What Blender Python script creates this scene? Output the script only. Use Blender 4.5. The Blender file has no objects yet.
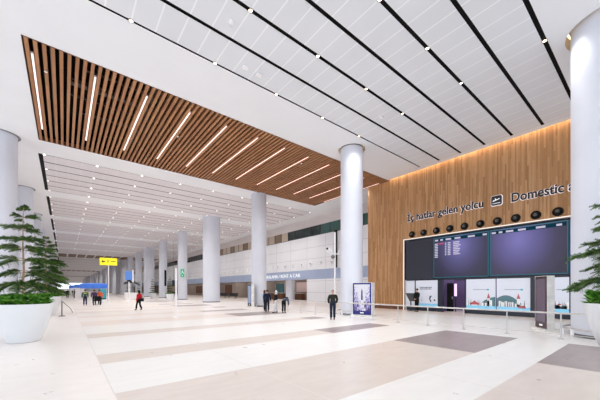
import bpy, math, random
from mathutils import Vector, Matrix, Euler
rnd = random.Random(7)
S = bpy.context.scene
C = bpy.context.collection
PI = math.pi
ZC = 11.25          # ceiling height
SP = 12.2           # column bay

# ------------------------------------------------------------ materials
def lin(c):
    return tuple(((v/255)/12.92 if v/255 <= .04045 else ((v/255+.055)/1.055)**2.4) for v in c)

def mat(name, rgb, rough=.6, metal=0, spec=.5, emit=None, es=1, coat=0):
    m = bpy.data.materials.new(name); m.use_nodes = True
    b = m.node_tree.nodes['Principled BSDF']
    b.inputs['Base Color'].default_value = (*lin(rgb), 1)
    b.inputs['Roughness'].default_value = rough
    b.inputs['Metallic'].default_value = metal
    b.inputs['Specular IOR Level'].default_value = spec
    b.inputs['Coat Weight'].default_value = coat
    if emit:
        b.inputs['Emission Color'].default_value = (*lin(emit), 1)
        b.inputs['Emission Strength'].default_value = es
    return m

class NT:
    def __init__(s, m):
        s.m = m; s.t = m.node_tree; s.n = s.t.nodes; s.l = s.t.links
        s.b = s.n['Principled BSDF']
        s.tc = s.n.new('ShaderNodeTexCoord')
        s.sep = s.n.new('ShaderNodeSeparateXYZ'); s.l.new(s.tc.outputs['Object'], s.sep.inputs[0])
    def math(s, op, a, b=None, clamp=False):
        n = s.n.new('ShaderNodeMath'); n.operation = op; n.use_clamp = clamp
        for i, v in enumerate((a, b)):
            if v is None: continue
            if isinstance(v, (int, float)): n.inputs[i].default_value = v
            else: s.l.new(v, n.inputs[i])
        return n.outputs[0]
    def stripe(s, axis, period, width, off=0):      # 1 inside the line
        x = s.math('SUBTRACT', s.sep.outputs[axis], off - width/2)
        x = s.math('DIVIDE', x, period)
        x = s.math('FRACT', x)
        return s.math('LESS_THAN', x, width/period)
    def mix(s, f, a, b):
        n = s.n.new('ShaderNodeMix'); n.data_type = 'RGBA'
        if isinstance(f, (int, float)): n.inputs[0].default_value = f
        else: s.l.new(f, n.inputs[0])
        for i, v in ((6, a), (7, b)):
            if isinstance(v, tuple): n.inputs[i].default_value = (*lin(v), 1)
            else: s.l.new(v, n.inputs[i])
        return n.outputs[2]
    def noise(s, scale, detail=3, vec=None, sc=None):
        n = s.n.new('ShaderNodeTexNoise'); n.inputs['Scale'].default_value = scale
        n.inputs['Detail'].default_value = detail
        v = s.tc.outputs['Object']
        if sc:
            mp = s.n.new('ShaderNodeMapping'); mp.inputs['Scale'].default_value = sc
            s.l.new(v, mp.inputs[0]); v = mp.outputs[0]
        s.l.new(v, n.inputs['Vector']); return n.outputs['Fac']
    def ramp(s, f, stops):
        n = s.n.new('ShaderNodeValToRGB'); s.l.new(f, n.inputs[0])
        el = n.color_ramp.elements
        while len(el) < len(stops): el.new(.5)
        for e, (p, c) in zip(el, stops): e.position = p; e.color = (*lin(c), 1)
        return n.outputs[0]
    def base(s, c): s.l.new(c, s.b.inputs['Base Color'])

def mottled(name, a, b, scale, rough=.6, spec=.5, sc=None):
    m = mat(name, a, rough, spec=spec); t = NT(m)
    f = t.noise(scale, 4, sc=sc); t.base(t.ramp(f, [(.3, a), (.7, b)])); return m

def floor_mat(name, a, b, joint):
    m = mat(name, a, .2, spec=.5); t = NT(m)
    base = t.ramp(t.noise(1.3, 6, sc=(1, 3, 1)), [(.3, a), (.7, b)])
    j1 = t.stripe(0, 2.62, .016, .655); j2 = t.stripe(1, 1.24, .012, .6)
    j = t.math('MULTIPLY', t.math('MAXIMUM', j1, t.math('MULTIPLY', j2, .45)), .55)
    t.base(t.mix(j, base, joint))
    r = t.math('MULTIPLY', t.noise(3, 3), .12); r = t.math('ADD', r, .24)
    t.l.new(r, t.b.inputs['Roughness'])
    return m

M = {}
M['fl_white'] = floor_mat('pale polished stone', (236, 235, 233), (232, 230, 228), (196, 190, 184))
M['fl_cream'] = floor_mat('cream polished stone', (240, 235, 232), (235, 229, 225), (198, 186, 177))
M['fl_tan'] = floor_mat('tan polished stone', (219, 209, 202), (211, 200, 193), (238, 230, 224))
M['fl_dark'] = floor_mat('grey brown polished stone', (162, 150, 150), (152, 140, 140), (165, 152, 150))
M['fl_soft'] = floor_mat('soft tan polished stone', (232, 222, 214), (225, 213, 205), (238, 230, 224))
M['ceil'] = mottled('white painted plaster', (234, 236, 240), (231, 233, 237), .6, .8, .2)
M['white'] = mottled('white metal', (240, 240, 242), (234, 234, 237), 2, .45)
M['black'] = mat('black', (10, 9, 9), .6, spec=.3)
M['darkgap'] = mat('black ceiling channel', (14, 12, 12), .8, spec=.2)
M['steel'] = mottled('brushed steel', (250, 249, 245), (222, 222, 219), 2, .45, sc=(1, 1, 2)); M['steel'].node_tree.nodes['Principled BSDF'].inputs['Metallic'].default_value = .35
M['railmetal'] = mottled('satin steel', (214, 212, 211), (198, 196, 196), 6, .35); M['railmetal'].node_tree.nodes['Principled BSDF'].inputs['Metallic'].default_value = .6
M['grey'] = mat('mid grey metal', (110, 110, 112), .5, .3)
M['dgrey'] = mat('dark grey metal', (52, 52, 56), .45, .3)
M['column'] = mottled('white column cladding', (213, 217, 228), (206, 210, 222), .5, .42)
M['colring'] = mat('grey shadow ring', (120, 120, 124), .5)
M['warmshaft'] = mat('warm lit ceiling recess', (232, 215, 190), .7)
M['planter'] = mottled('glossy white fibreglass', (226, 230, 235), (222, 226, 231), 1, .3)

# ceiling panel with white joints
def panel_mat(name, a, line, off, dark=None):
    m = mat(name, a, .7, spec=.2); t = NT(m)
    c = t.ramp(t.noise(.35, 2), [(.3, a), (.7, tuple(v-5 for v in a))])
    j = t.stripe(0, .775, .05, off)
    t.base(t.mix(j, c, line)); return m
M['panel'] = panel_mat('perforated ceiling panel', (224, 227, 232), (238, 240, 244), .3)
M['panel_far'] = panel_mat('perforated ceiling panel far', (222, 218, 222), (226, 222, 226), .3)

def wood(name, a, b, c, axis, period):
    m = mat(name, a, .5, spec=.35); t = NT(m)
    i = t.math('FLOOR', t.math('DIVIDE', t.sep.outputs[axis], period))
    wn = t.n.new('ShaderNodeTexWhiteNoise'); wn.noise_dimensions = '2D'
    cb = t.n.new('ShaderNodeCombineXYZ'); t.l.new(i, cb.inputs[0])
    seg = t.math('FLOOR', t.math('ADD', t.math('DIVIDE', t.sep.outputs[2 if axis == 1 else 1], 2.4), t.math('MULTIPLY', i, .37)))
    t.l.new(seg, cb.inputs[1]); t.l.new(cb.outputs[0], wn.inputs['Vector'])
    g = t.noise(5, 5, sc=(6, 6, .5) if axis == 1 else (6, .5, 6))
    f = t.math('ADD', t.math('MULTIPLY', wn.outputs['Value'], .6), t.math('MULTIPLY', g, .4))
    t.base(t.ramp(f, [(.15, a), (.5, b), (.85, c)])); return m
M['wood'] = wood('oak slat', (156, 112, 72), (180, 136, 94), (202, 158, 116), 1, .09)
M['slat'] = wood('walnut slat', (154, 106, 70), (164, 115, 78), (176, 127, 87), 0, .2625)
M['trunk'] = mottled('pale bark', (190, 160, 130), (150, 120, 95), 12, .8)
def leafy(name, a, b, c):
    m = mat(name, a, .5, spec=.3); t = NT(m)
    t.base(t.ramp(t.noise(7, 4), [(.3, a), (.5, b), (.72, c)])); return m
M['needle'] = leafy('dark green needles', (30, 60, 30), (62, 98, 44), (132, 152, 72))
M['leaf'] = leafy('bright green leaves', (46, 100, 34), (88, 156, 52), (150, 196, 82))
M['soil'] = mottled('dark soil', (52, 40, 32), (30, 24, 20), 15, .95)
M['petal'] = mat('white petals', (245, 243, 248), .6)
M['facade'] = None
def facade_mat():
    m = mat('white wall panels', (236, 238, 243), .45); t = NT(m)
    c = t.ramp(t.noise(.4, 2), [(.3, (236, 238, 243)), (.7, (231, 233, 239))])
    j = t.math('MAXIMUM', t.stripe(1, 3.66, .035, 30.4), t.stripe(2, 1.5, .03, 4.3))
    t.base(t.mix(j, c, (168, 168, 176))); return m
M['facade'] = facade_mat()
M['band'] = mottled('blue grey band', (170, 184, 212), (160, 175, 204), .7, .5)
M['fascia'] = mottled('grey pink fascia', (214, 208, 208), (207, 200, 200), .5, .8)
M['beige'] = mottled('warm beige wall', (184, 174, 168), (168, 158, 152), .6, .8)
M['brown'] = mottled('brown wood panel', (120, 80, 54), (98, 64, 44), 3, .5)
M['tealpane'] = mat('teal display', (72, 120, 134), .4)
M['pink'] = mat('pale pink display', (226, 204, 204), .5)
def emis(name, rgb, s, light=True):
    m = bpy.data.materials.new(name); m.use_nodes = True
    n = m.node_tree.nodes; n.clear()
    e = n.new('ShaderNodeEmission'); o = n.new('ShaderNodeOutputMaterial')
    e.inputs[0].default_value = (*lin(rgb), 1); e.inputs[1].default_value = s
    m.node_tree.links.new(e.outputs[0], o.inputs[0])
    if not light: m.cycles.emission_sampling = 'NONE'
    return m
M['lamp'] = emis('downlight lens', (255, 250, 242), 8, False)
M['lampwarm'] = emis('warm downlight lens', (255, 232, 200), 6, False)
M['strip'] = emis('pink white light strip', (255, 214, 204), 2.4)
M['ringlamp'] = emis('warm recess ring', (255, 226, 180), 2.2)
M['cove'] = emis('warm cove strip', (255, 228, 192), 14)
M['halo'] = emis('letter halo', (250, 240, 244), .95, False)
M['frame_light'] = emis('white edge light', (255, 244, 236), 1.1, False)
M['letter'] = mat('near black letter face', (24, 18, 24), .4)
M['letter_white'] = emis('white lit letter', (250, 250, 255), 1.0, False)
M['teal'] = emis('teal screen border', (64, 128, 146), .8, False)
M['tealdark'] = emis('dark teal header', (22, 62, 78), .8, False)
M['scrtext'] = emis('white screen text', (220, 215, 240), .8, False)
M['scrpink'] = emis('pink screen text', (220, 100, 140), .8, False)
M['scr_off'] = mat('unlit display panel', (40, 43, 58), .4)

def screen_mat(name, cols, cy, cz, sy, sz, s=1.0):
    """soft glow picture on an LED wall: radial ramp around (cy,cz) in object space"""
    m = mat(name, (10, 10, 12), .35, spec=.3); t = NT(m)
    a = t.math('DIVIDE', t.math('SUBTRACT', t.sep.outputs[1], cy), sy)
    b = t.math('DIVIDE', t.math('SUBTRACT', t.sep.outputs[2], cz), sz)
    d = t.math('SQRT', t.math('ADD', t.math('MULTIPLY', a, a), t.math('MULTIPLY', b, b)))
    c = t.ramp(d, cols)
    t.l.new(c, t.b.inputs['Emission Color']); t.b.inputs['Emission Strength'].default_value = s
    m.cycles.emission_sampling = 'NONE'
    return m
M['led1'] = screen_mat('violet LED picture', [(0, (134, 128, 200)), (.35, (96, 92, 146)), (.7, (64, 62, 92)), (1, (52, 52, 68))], -1.9, 2.4, 2.4, 3.1, .8)
M['led2'] = screen_mat('violet LED picture two', [(0, (136, 128, 200)), (.35, (106, 100, 160)), (.7, (74, 68, 100)), (1, (58, 56, 74))], -1.6, 2.3, 2.6, 3.3, .8)
M['led3'] = mat('blue LED picture', (10, 10, 20), .4, emit=(60, 100, 170), es=.7)
M['poster'] = mat('pale blue white backlit poster', (214, 219, 231), .35, emit=(214, 220, 238), es=.16)
M['p_blue'] = mat('poster sky blue', (138, 200, 230), .4, emit=(116, 190, 226), es=.25)
M['p_red'] = mat('poster red', (190, 92, 98), .4)
M['p_hill'] = mat('poster teal hill', (88, 128, 138), .4)
M['p_white'] = mat('poster white', (244, 246, 250), .4)
M['p_navy'] = mat('poster navy', (40, 48, 74), .4)
M['p_cyan'] = mat('poster cyan', (70, 180, 205), .4)
M['frame_dark'] = mat('dark blue grey frame', (34, 40, 56), .4)
M['purple'] = mat('purple room wall', (108, 92, 128), .6)
M['purple_l'] = mat('pale lilac room wall', (170, 158, 200), .6)
M['purplelamp'] = emis('lilac light panel', (214, 180, 250), 2.2)
M['glassdark'] = mat('dark green glass', (28, 48, 48), .08, spec=.6)
M['glassteal'] = mat('teal glass', (58, 98, 94), .1, spec=.6)
M['winbeige'] = mat('lit beige office wall', (172, 158, 144), .3, emit=(210, 190, 160), es=.1)
M['winbrown'] = mat('brownish lit office glass', (112, 94, 82), .2, emit=(180, 150, 120), es=.1)
M['seatblack'] = mat('black seat vinyl', (34, 34, 38), .5)
M['blue'] = mottled('bright blue canopy', (84, 146, 250), (66, 124, 238), 2, .6)
M['tealbox'] = mat('turquoise box', (64, 168, 190), .5)
M['yellow'] = mat('yellow sign face', (246, 228, 40), .5, emit=(246, 228, 40), es=.35)
M['green'] = mat('green exit sign', (0, 158, 110), .5, emit=(0, 158, 110), es=.5)
M['bluescr'] = emis('light blue screen', (110, 150, 225), .95, False)
M['skin'] = mottled('skin', (208, 164, 138), (196, 150, 124), 9, .6)
def cloth(n, c): M[n] = mottled(n, c, tuple(max(0, int(v*.82)) for v in c), 9, .85, .2)
for n, c in (('jacket dark green', (46, 48, 44)), ('cloth black', (26, 26, 30)), ('cloth navy', (34, 40, 62)), ('cloth teal', (44, 150, 176)),
             ('cloth red', (208, 34, 48)), ('cloth white', (226, 226, 230)), ('cloth greyblue', (84, 92, 112)), ('cloth orange', (228, 104, 56)),
             ('cloth purple', (76, 62, 104)), ('cloth vest', (196, 214, 90)), ('cloth greengrey', (70, 92, 86)), ('hair brown', (98, 60, 40)),
             ('hair black', (26, 22, 22)), ('hair grey', (150, 144, 140)), ('shoe', (22, 20, 20)), ('cloth darkred', (120, 60, 50))): cloth(n, c)

# ------------------------------------------------------------ mesh builder
class MB:
    def __init__(s): s.v = []; s.f = []; s.m = []
    def add(s, vs, fs, mi=0):
        o = len(s.v); s.v += [tuple(v) for v in vs]
        for f in fs: s.f.append([o+i for i in f]); s.m.append(mi)
        return s
    def box(s, x0, x1, y0, y1, z0, z1, mi=0):
        if x0 > x1: x0, x1 = x1, x0
        if y0 > y1: y0, y1 = y1, y0
        v = [(x, y, z) for z in (z0, z1) for y in (y0, y1) for x in (x0, x1)]
        return s.add(v, [(0, 2, 3, 1), (4, 5, 7, 6), (0, 1, 5, 4), (2, 6, 7, 3), (0, 4, 6, 2), (1, 3, 7, 5)], mi)
    def quad(s, a, b, c, d, mi=0): return s.add([a, b, c, d], [(0, 1, 2, 3)], mi)
    def lathe(s, prof, n=32, cx=0, cy=0, mi=0, cap=True, sx=1, sy=1):
        v = []; f = []
        for r, z in prof:
            for i in range(n):
                a = 2*PI*i/n; v.append((cx+r*sx*math.cos(a), cy+r*sy*math.sin(a), z))
        for j in range(len(prof)-1):
            for i in range(n):
                k = (i+1) % n
                f.append((j*n+i, j*n+k, (j+1)*n+k, (j+1)*n+i))
        if cap:
            f.append(tuple(reversed(range(n)))); f.append(tuple(range((len(prof)-1)*n, len(prof)*n)))
        return s.add(v, f, mi)
    def cyl(s, cx, cy, z0, z1, r, n=24, mi=0): return s.lathe([(r, z0), (r, z1)], n, cx, cy, mi)
    def tube(s, pts, rs, n=8, mi=0, cap=True):
        pts = [Vector(p) for p in pts]
        if isinstance(rs, (int, float)): rs = [rs]*len(pts)
        v = []; f = []; up0 = None
        for i, p in enumerate(pts):
            d = (pts[min(i+1, len(pts)-1)] - pts[max(i-1, 0)]).normalized()
            ref = Vector((0, 0, 1)) if abs(d.z) < .95 else Vector((1, 0, 0))
            a = d.cross(ref).normalized()
            if up0 is not None and a.dot(up0) < 0: a = -a
            up0 = a; b = d.cross(a)
            for k in range(n):
                t = 2*PI*k/n; v.append(p + (a*math.cos(t)+b*math.sin(t))*rs[i])
        for j in range(len(pts)-1):
            for i in range(n):
                k = (i+1) % n; f.append((j*n+i, j*n+k, (j+1)*n+k, (j+1)*n+i))
        if cap: f.append(tuple(reversed(range(n)))); f.append(tuple(range((len(pts)-1)*n, len(pts)*n)))
        return s.add(v, f, mi)
    def prism(s, poly, fn, d, mi=0):
        """poly of 2-D points -> front at fn(u,v,0), back at fn(u,v,d)"""
        n = len(poly); v = [fn(a, b, 0) for a, b in poly]+[fn(a, b, d) for a, b in poly]
        f = [tuple(range(n)), tuple(reversed(range(n, 2*n)))]+[(i, n+i, n+(i+1) % n, (i+1) % n) for i in range(n)]
        return s.add(v, f, mi)
    def ball(s, c, r, n=12, mi=0, sz=1, sx=1, sy=1):
        m = n//2; prof = [(max(1e-4, r*math.sin(PI*j/m)), c[2]-r*sz*math.cos(PI*j/m)) for j in range(m+1)]
        return s.lathe(prof, n, c[0], c[1], mi, False, sx, sy)
    def build(s, name, mats, parent=None, smooth=False, bevel=0, auto=None):
        me = bpy.data.meshes.new(name); me.from_pydata(s.v, [], s.f)
        if not isinstance(mats, (list, tuple)): mats = [mats]
        for m in mats: me.materials.append(M[m] if isinstance(m, str) else m)
        for p, mi in zip(me.polygons, s.m): p.material_index = mi
        import bmesh
        bm = bmesh.new(); bm.from_mesh(me); bmesh.ops.recalc_face_normals(bm, faces=bm.faces[:]) if name not in NOFIX else None
        bm.to_mesh(me); bm.free()
        if smooth:
            for p in me.polygons: p.use_smooth = True
            try: me.set_sharp_from_angle(angle=math.radians(auto or 35))
            except Exception: pass
        o = bpy.data.objects.new(name, me); C.objects.link(o)
        if parent: o.parent = parent
        if bevel:
            b = o.modifiers.new('bevel', 'BEVEL'); b.width = bevel; b.segments = 2; b.limit_method = 'ANGLE'
        return o
NOFIX = set()

def tag(o, label, cat, group=None, kind=None):
    o['label'] = label; o['category'] = cat
    if group: o['group'] = group
    if kind: o['kind'] = kind
    return o
def thing(name, label, cat, loc=(0, 0, 0), rz=0, group=None, kind=None):
    o = bpy.data.objects.new(name, None); C.objects.link(o); o.empty_display_size = .3
    o.location = loc; o.rotation_euler = (0, 0, rz)
    return tag(o, label, cat, group, kind)
def struct(o): o['kind'] = 'structure'; return o
def dup(o, loc=None, rz=None, label=None, group=None, parent=None):
    c = o.copy(); C.objects.link(c)
    if parent: c.parent = parent
    if loc is not None: c.location = loc
    if rz is not None: c.rotation_euler = (0, 0, rz)
    if label: c['label'] = label
    if group: c['group'] = group
    for ch in list(o.children): dup(ch, parent=c)
    return c
ORD = ['first', 'second', 'third', 'fourth', 'fifth', 'sixth', 'seventh', 'eighth', 'ninth', 'tenth', 'eleventh', 'twelfth', 'thirteenth',
       'fourteenth', 'fifteenth', 'sixteenth', 'seventeenth', 'eighteenth', 'nineteenth', 'twentieth']

def text(name, body, size, ext, matn, loc, rot, parent=None, fitw=None, off=0, align='LEFT'):
    cu = bpy.data.curves.new(name, 'FONT'); cu.body = body; cu.size = size; cu.extrude = ext; cu.offset = off
    cu.align_x = align; cu.resolution_u = 4
    t = bpy.data.objects.new(name, cu); C.objects.link(t)
    dg = bpy.context.evaluated_depsgraph_get(); dg.update()
    me = bpy.data.meshes.new_from_object(t.evaluated_get(dg))
    C.objects.unlink(t); bpy.data.objects.remove(t)
    me.materials.clear(); me.materials.append(M[matn])
    for p in me.polygons: p.material_index = 0
    if fitw:
        xs = [v.co.x for v in me.vertices]; k = fitw/(max(xs)-min(xs))
        for v in me.vertices: v.co.x *= k
    o = bpy.data.objects.new(name, me); C.objects.link(o)
    o.location = loc; o.rotation_euler = rot
    if parent: o.parent = parent
    return o
ROTX = (PI/2, 0, -PI/2)   # lettering on a wall that faces -X
ROTY = (PI/2, 0, 0)       # lettering on a board that faces -Y

# ------------------------------------------------------------ camera
cam = bpy.data.cameras.new('camera'); co = bpy.data.objects.new('camera', cam); C.objects.link(co)
co.location = (0, 0, 1.75)
co.rotation_euler = (PI/2, 0, -math.atan2(.6288, .7776))
cam.sensor_width = 36; cam.sensor_fit = 'HORIZONTAL'; cam.lens = 292/600*36
cam.shift_y = 89/600; cam.clip_end = 2000; cam.clip_start = .05
S.camera = co

# ------------------------------------------------------------ floor
XL, XW, XR = -16, 22.3, 32
YB, YE = -14, 590
b = MB()
strips = [(-.7, 1.86, 'm'), (3.2, 5.75, 'm'), (8.2, 9.4, 'n'), (12.7, 13.85, 'b')]
y = 16.9
seq = [(2.5, 2.6, 'm'), (1.2, 3.2, 'n'), (1.2, 2.6, 'b')]
i = 0
while y < 120:
    w, g, k = seq[i % 3]; strips.append((y, y+w, k)); y += w+g; i += 1
ys = sorted({YB, YE, *[q for s_ in strips for q in s_[:2]]})
def stripkind(yy):
    for a, c, k in strips:
        if a <= yy < c: return k
    return None
for y0, y1 in zip(ys, ys[1:]):
    k = stripkind((y0+y1)/2)
    dk = {'m': (8.75, 12.58), 'n': (8.35, 12.2), 'b': (11.1, 12.4)}.get(k, (8.75, 12.58))
    xs = [XL, .65, dk[0], dk[1], 17.4, 19.8, XR]
    tn = 2 if y1 < 15 else 4
    mi = [1, tn, 3, 0 if y1 < 16 else 1, 0 if y1 < 16 else 1, 4] if k else [1, 0 if y1 < 17 else 1, 0 if y1 < 17 else 1, 0 if y1 < 16 else 1, 0 if y1 < 16 else 1, 4]
    for (x0, x1), m_ in zip(zip(xs, xs[1:]), mi): b.quad((x0, y0, 0), (x1, y0, 0), (x1, y1, 0), (x0, y1, 0), m_)
b.box(XL, XR, YB, YE, -.3, -.001, 1)
NOFIX.add('floor')
struct(b.build('floor', ['fl_white', 'fl_cream', 'fl_tan', 'fl_dark', 'fl_soft']))

# ------------------------------------------------------------ ceiling
def colpos(k): return 1.1+SP*k
NK = 30
def crad(k): return 1.1 if k % 3 == 0 else .75
COLS = [(15.3, k) for k in range(0, NK)] + [(-3.0, k) for k in range(2, 20)]
b = MB()
def ring_cell(cx, cy, h, R, z, top):
    n = 48; sq = []; ci = []
    for i in range(n):
        a = 2*PI*(i+.5)/n + 0; c, s_ = math.cos(a), math.sin(a); k = h/max(abs(c), abs(s_))
        sq.append((cx+c*k, cy+s_*k, z)); ci.append((cx+c*R, cy+s_*R, z))
    # square corners come out exact because corners are added
    v = sq+ci+[(x, y_, top) for x, y_, _ in ci]; f = []
    for i in range(n):
        j = (i+1) % n; f.append((i, j, n+j, n+i))
        a0, a1 = sq[i], sq[j]
        if abs(abs(a0[0]-cx)-h) < 1e-6 and abs(abs(a1[1]-cy)-h) < 1e-6 and abs(abs(a0[1]-cy)-h) > 1e-6 or \
           abs(abs(a0[1]-cy)-h) < 1e-6 and abs(abs(a1[0]-cx)-h) < 1e-6 and abs(abs(a0[0]-cx)-h) > 1e-6:
            v.append((cx+math.copysign(h, a0[0]+a1[0]-2*cx), cy+math.copysign(h, a0[1]+a1[1]-2*cy), z)); f.append((i, len(v)-1, j))
    b.add(v, f, 0)
    b.add(v, [(n+i, n+(i+1) % n, 2*n+(i+1) % n, 2*n+i) for i in range(n)], 1)
def rect(x0, x1, y0, y1, z=ZC, mi=0):
    if x1-x0 > 1e-4 and y1-y0 > 1e-4: b.quad((x0, y0, z), (x0, y1, z), (x1, y1, z), (x1, y0, z), mi)
FX0, FX1 = -1.4, 24.0
WOODK = (1, 8, 15, 22)
def field(k):      # (x0,x1,y0,y1) of the ceiling field of bay k
    y0 = colpos(k)+1.85
    if k == 0: return (-1.25, 21.55, 2.8-.07, 11.85)
    if k in WOODK: return (-1.25, 22.2 if k == 1 else 24, y0-.14, y0+9.7)
    return (FX0, FX1, y0, y0+9.7)
NF = 46
fields = [field(k) for k in range(0, NF)]
XE = 25.8
prev = YB
for k in range(0, NF):
    x0, x1, y0, y1 = fields[k]
    xr = 22.0 if k == 0 else XE
    # strip between the previous field and this one (contains the column row k)
    cy = colpos(k); a0, a1 = prev, y0
    segs = [(a0, a1)]
    if k == 0: segs = [(YB, -1.0), (-1.0, a1)]
    for (s0, s1) in segs:
        cells = []
        if s0 <= cy <= s1:
            R = 1.25
            if k < NK: cells.append(15.3)
            if 2 <= k < 20: cells.append(-3.0)
        if not cells: rect(XL, 22.0 if s1 <= 18 else XE, s0, s1)
        else:
            h = min(cy-s0, s1-cy, 1.6)-.001
            rect(XL, (22.0 if s1 < 16 else XE), s0, cy-h); rect(XL, (22.0 if s1 < 16 else XE), cy+h, s1)
            xx = XL
            for cx in sorted(cells):
                rect(xx, cx-h, cy-h, cy+h); rad = crad(k) if cx > 0 else .75
                ring_cell(cx, cy, h, min(h-.02, rad+.16), ZC, ZC+.5); xx = cx+h
            rect(xx, (22.0 if s1 < 16 else XE), cy-h, cy+h)
    if k == 1:
        rect(XL, x0, y0, y1); rect(x1, XE, 17.45, y1)
    elif k == 0:
        rect(XL, x0, y0, y1); rect(x1, 22.0, y0, y1)
    else:
        rect(XL, x0, y0, y1); rect(x1, XE, y0, y1)
    prev = y1
rect(XL, XE, prev, YE)
b.box(XL, XR, YB, YE, 12.9, 13.1, 0)  # unseen roof slab and skirts, added to keep sky light out of the void
b.box(XL-.1, XL, YB, YE, ZC-.4, 13.1, 0); b.box(XL, XR, YB-.1, YB, ZC-.4, 13.1, 0)
b.box(22.0, 22.02, YB, 17.45, ZC, ZC+.55, 0); b.box(22.02, 26, YB, 17.45, ZC+.55, ZC+.6, 0)
b.box(22.0, 25.8, 17.4, 17.45, ZC, ZC+.6, 0)
struct(b.build('ceiling', ['ceil', 'warmshaft']))

def field_box(b, x0, x1, y0, y1, mi):      # black box over a field (side walls and lid)
    t = 12.6
    b.quad((x0, y0, t), (x1, y0, t), (x1, y1, t), (x0, y1, t), mi)
    for p, q in (((x0, y0), (x1, y0)), ((x1, y0), (x1, y1)), ((x1, y1), (x0, y1)), ((x0, y1), (x0, y0))):
        b.quad((*p, ZC), (*q, ZC), (*q, t), (*p, t), mi)

# near slotted field
SLOT_Y = [2.8, 4.3, 5.8, 7.3, 8.8, 10.3, 11.8]
b = MB(); x0, x1, y0, y1 = fields[0]
field_box(b, x0, x1, y0, y1, 1)
hw = {11.8: .04}
edges = []
for i in range(6):
    a = SLOT_Y[i]+hw.get(SLOT_Y[i], .075); c = SLOT_Y[i+1]-hw.get(SLOT_Y[i+1], .075)
    b.box(x0, x1, a, c, ZC, ZC+.012, 0)
    edges.append((a, c))
for sy in SLOT_Y:
    b.box(x0, x1, sy-.16, sy+.16, ZC+.06, ZC+.1, 1)
struct(b.build('ceiling', ['panel', 'darkgap']))
# far fields
for k in range(2, NF):
    if k in WOODK: continue
    b = MB(); x0, x1, y0, y1 = fields[k]
    field_box(b, x0, x1, y0, y1, 1)
    n = 6; w = (y1-y0)/n
    for i in range(n):
        b.box(x0+.24, x1, y0+i*w+.075, y0+(i+1)*w-.075, ZC, ZC+.01, 0)
    b.box(x0, x1, y0, y1, ZC+.03, ZC+.06, 1)
    struct(b.build('ceiling', ['panel_far', 'darkgap']))

# wood slat ceilings
for wi, k in enumerate(WOODK):
    x0, x1, y0, y1 = fields[k]
    lab = ['large dark-gapped wooden slat ceiling panel nearest the camera with diagonal strip lights',
           'distant brown slatted ceiling panel above the yellow sign', 'smaller far brown slatted ceiling panel, second beyond the yellow sign',
           'farthest tiny brown slatted ceiling panel near the end of the hall'][wi]
    t = thing('slatted_ceiling_panel', lab, 'ceiling panel', (x0, y0, ZC-.02))
    W, D = x1-x0, y1-y0
    b = MB(); b.quad((0, 0, 1.3), (W, 0, 1.3), (W, D, 1.3), (0, D, 1.3))
    for p, q in (((0, 0), (W, 0)), ((W, 0), (W, D)), ((W, D), (0, D)), ((0, D), (0, 0))):
        b.quad((*p, .03), (*q, .03), (*q, 1.3), (*p, 1.3))
    b.build('dark_void', 'darkgap', t)
    if k == 1:
        b = MB(); n = int(W/.2625)
        for i in range(n+1):
            xc = .119+i*.2625
            if xc+.07 > W: continue
            b.box(xc-.062, xc+.062, .015, D-.015, .02, .24)
        b.build('wood_slats', 'slat', t)
        b = MB(); tt = .03
        b.box(0, W, 0, tt*.5, .0, .28); b.box(0, W, D-tt*.5, D, .0, .28); b.box(0, tt*.3, 0, D, 0, .28); b.box(W-tt, W, 0, D, 0, .28)
        b.build('edge_frame', 'brown', t)
        b = MB()
        b.box(1.5, 5.2, 3.2, 3.6, .75, .95); b.box(1.5, 6.8, 4.4, 4.5, .7, .8); b.tube([(2, 2, .8), (W-1, 2, .8)], .06); b.tube([(2, 6.2, .8), (W-1, 6.2, .8)], .09)
        b.box(4.6, 5.1, .5, D-.5, .9, 1.1); b.box(13, 13.4, .5, D-.5, .8, 1.0)
        for i in range(8): b.box(.8+i*2.8, .86+i*2.8, .1, D-.1, .38, .44)
        b.build('service_duct', 'grey', t)
    else:
        b = MB()
        for i in range(int(W/2.1)):
            b.box(.1+i*2.1, 1.85+i*2.1, .1, D-.1, -.02, .2)
        b.build('wood_slats', 'brown', t)
        b = MB(); b.box(.02, W-.02, .02, D-.02, .03, .1); b.build('panel_backing', 'ceil', t)
# strip lights in the near slat ceiling
for i in range(12):
    lt = thing('strip_light', f'long pinkish strip light, {ORD[i]} from the left in the near wooden slat ceiling', 'strip light', (-1.0+2.1*i, 19.6, ZC+.01), group='strip lights in the slat ceiling')
    if i == 11: lt['label'] = 'long pinkish strip light, last on the right in the near wooden slat ceiling'
    b = MB(); b.box(-.045, .045, -3.62, 3.62, .02, .09); hs = b.build('housing', 'white', lt)
    b = MB(); b.box(-.02, .02, -3.58, 3.58, .0, .018); b.build('diffuser', 'strip', lt)

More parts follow.
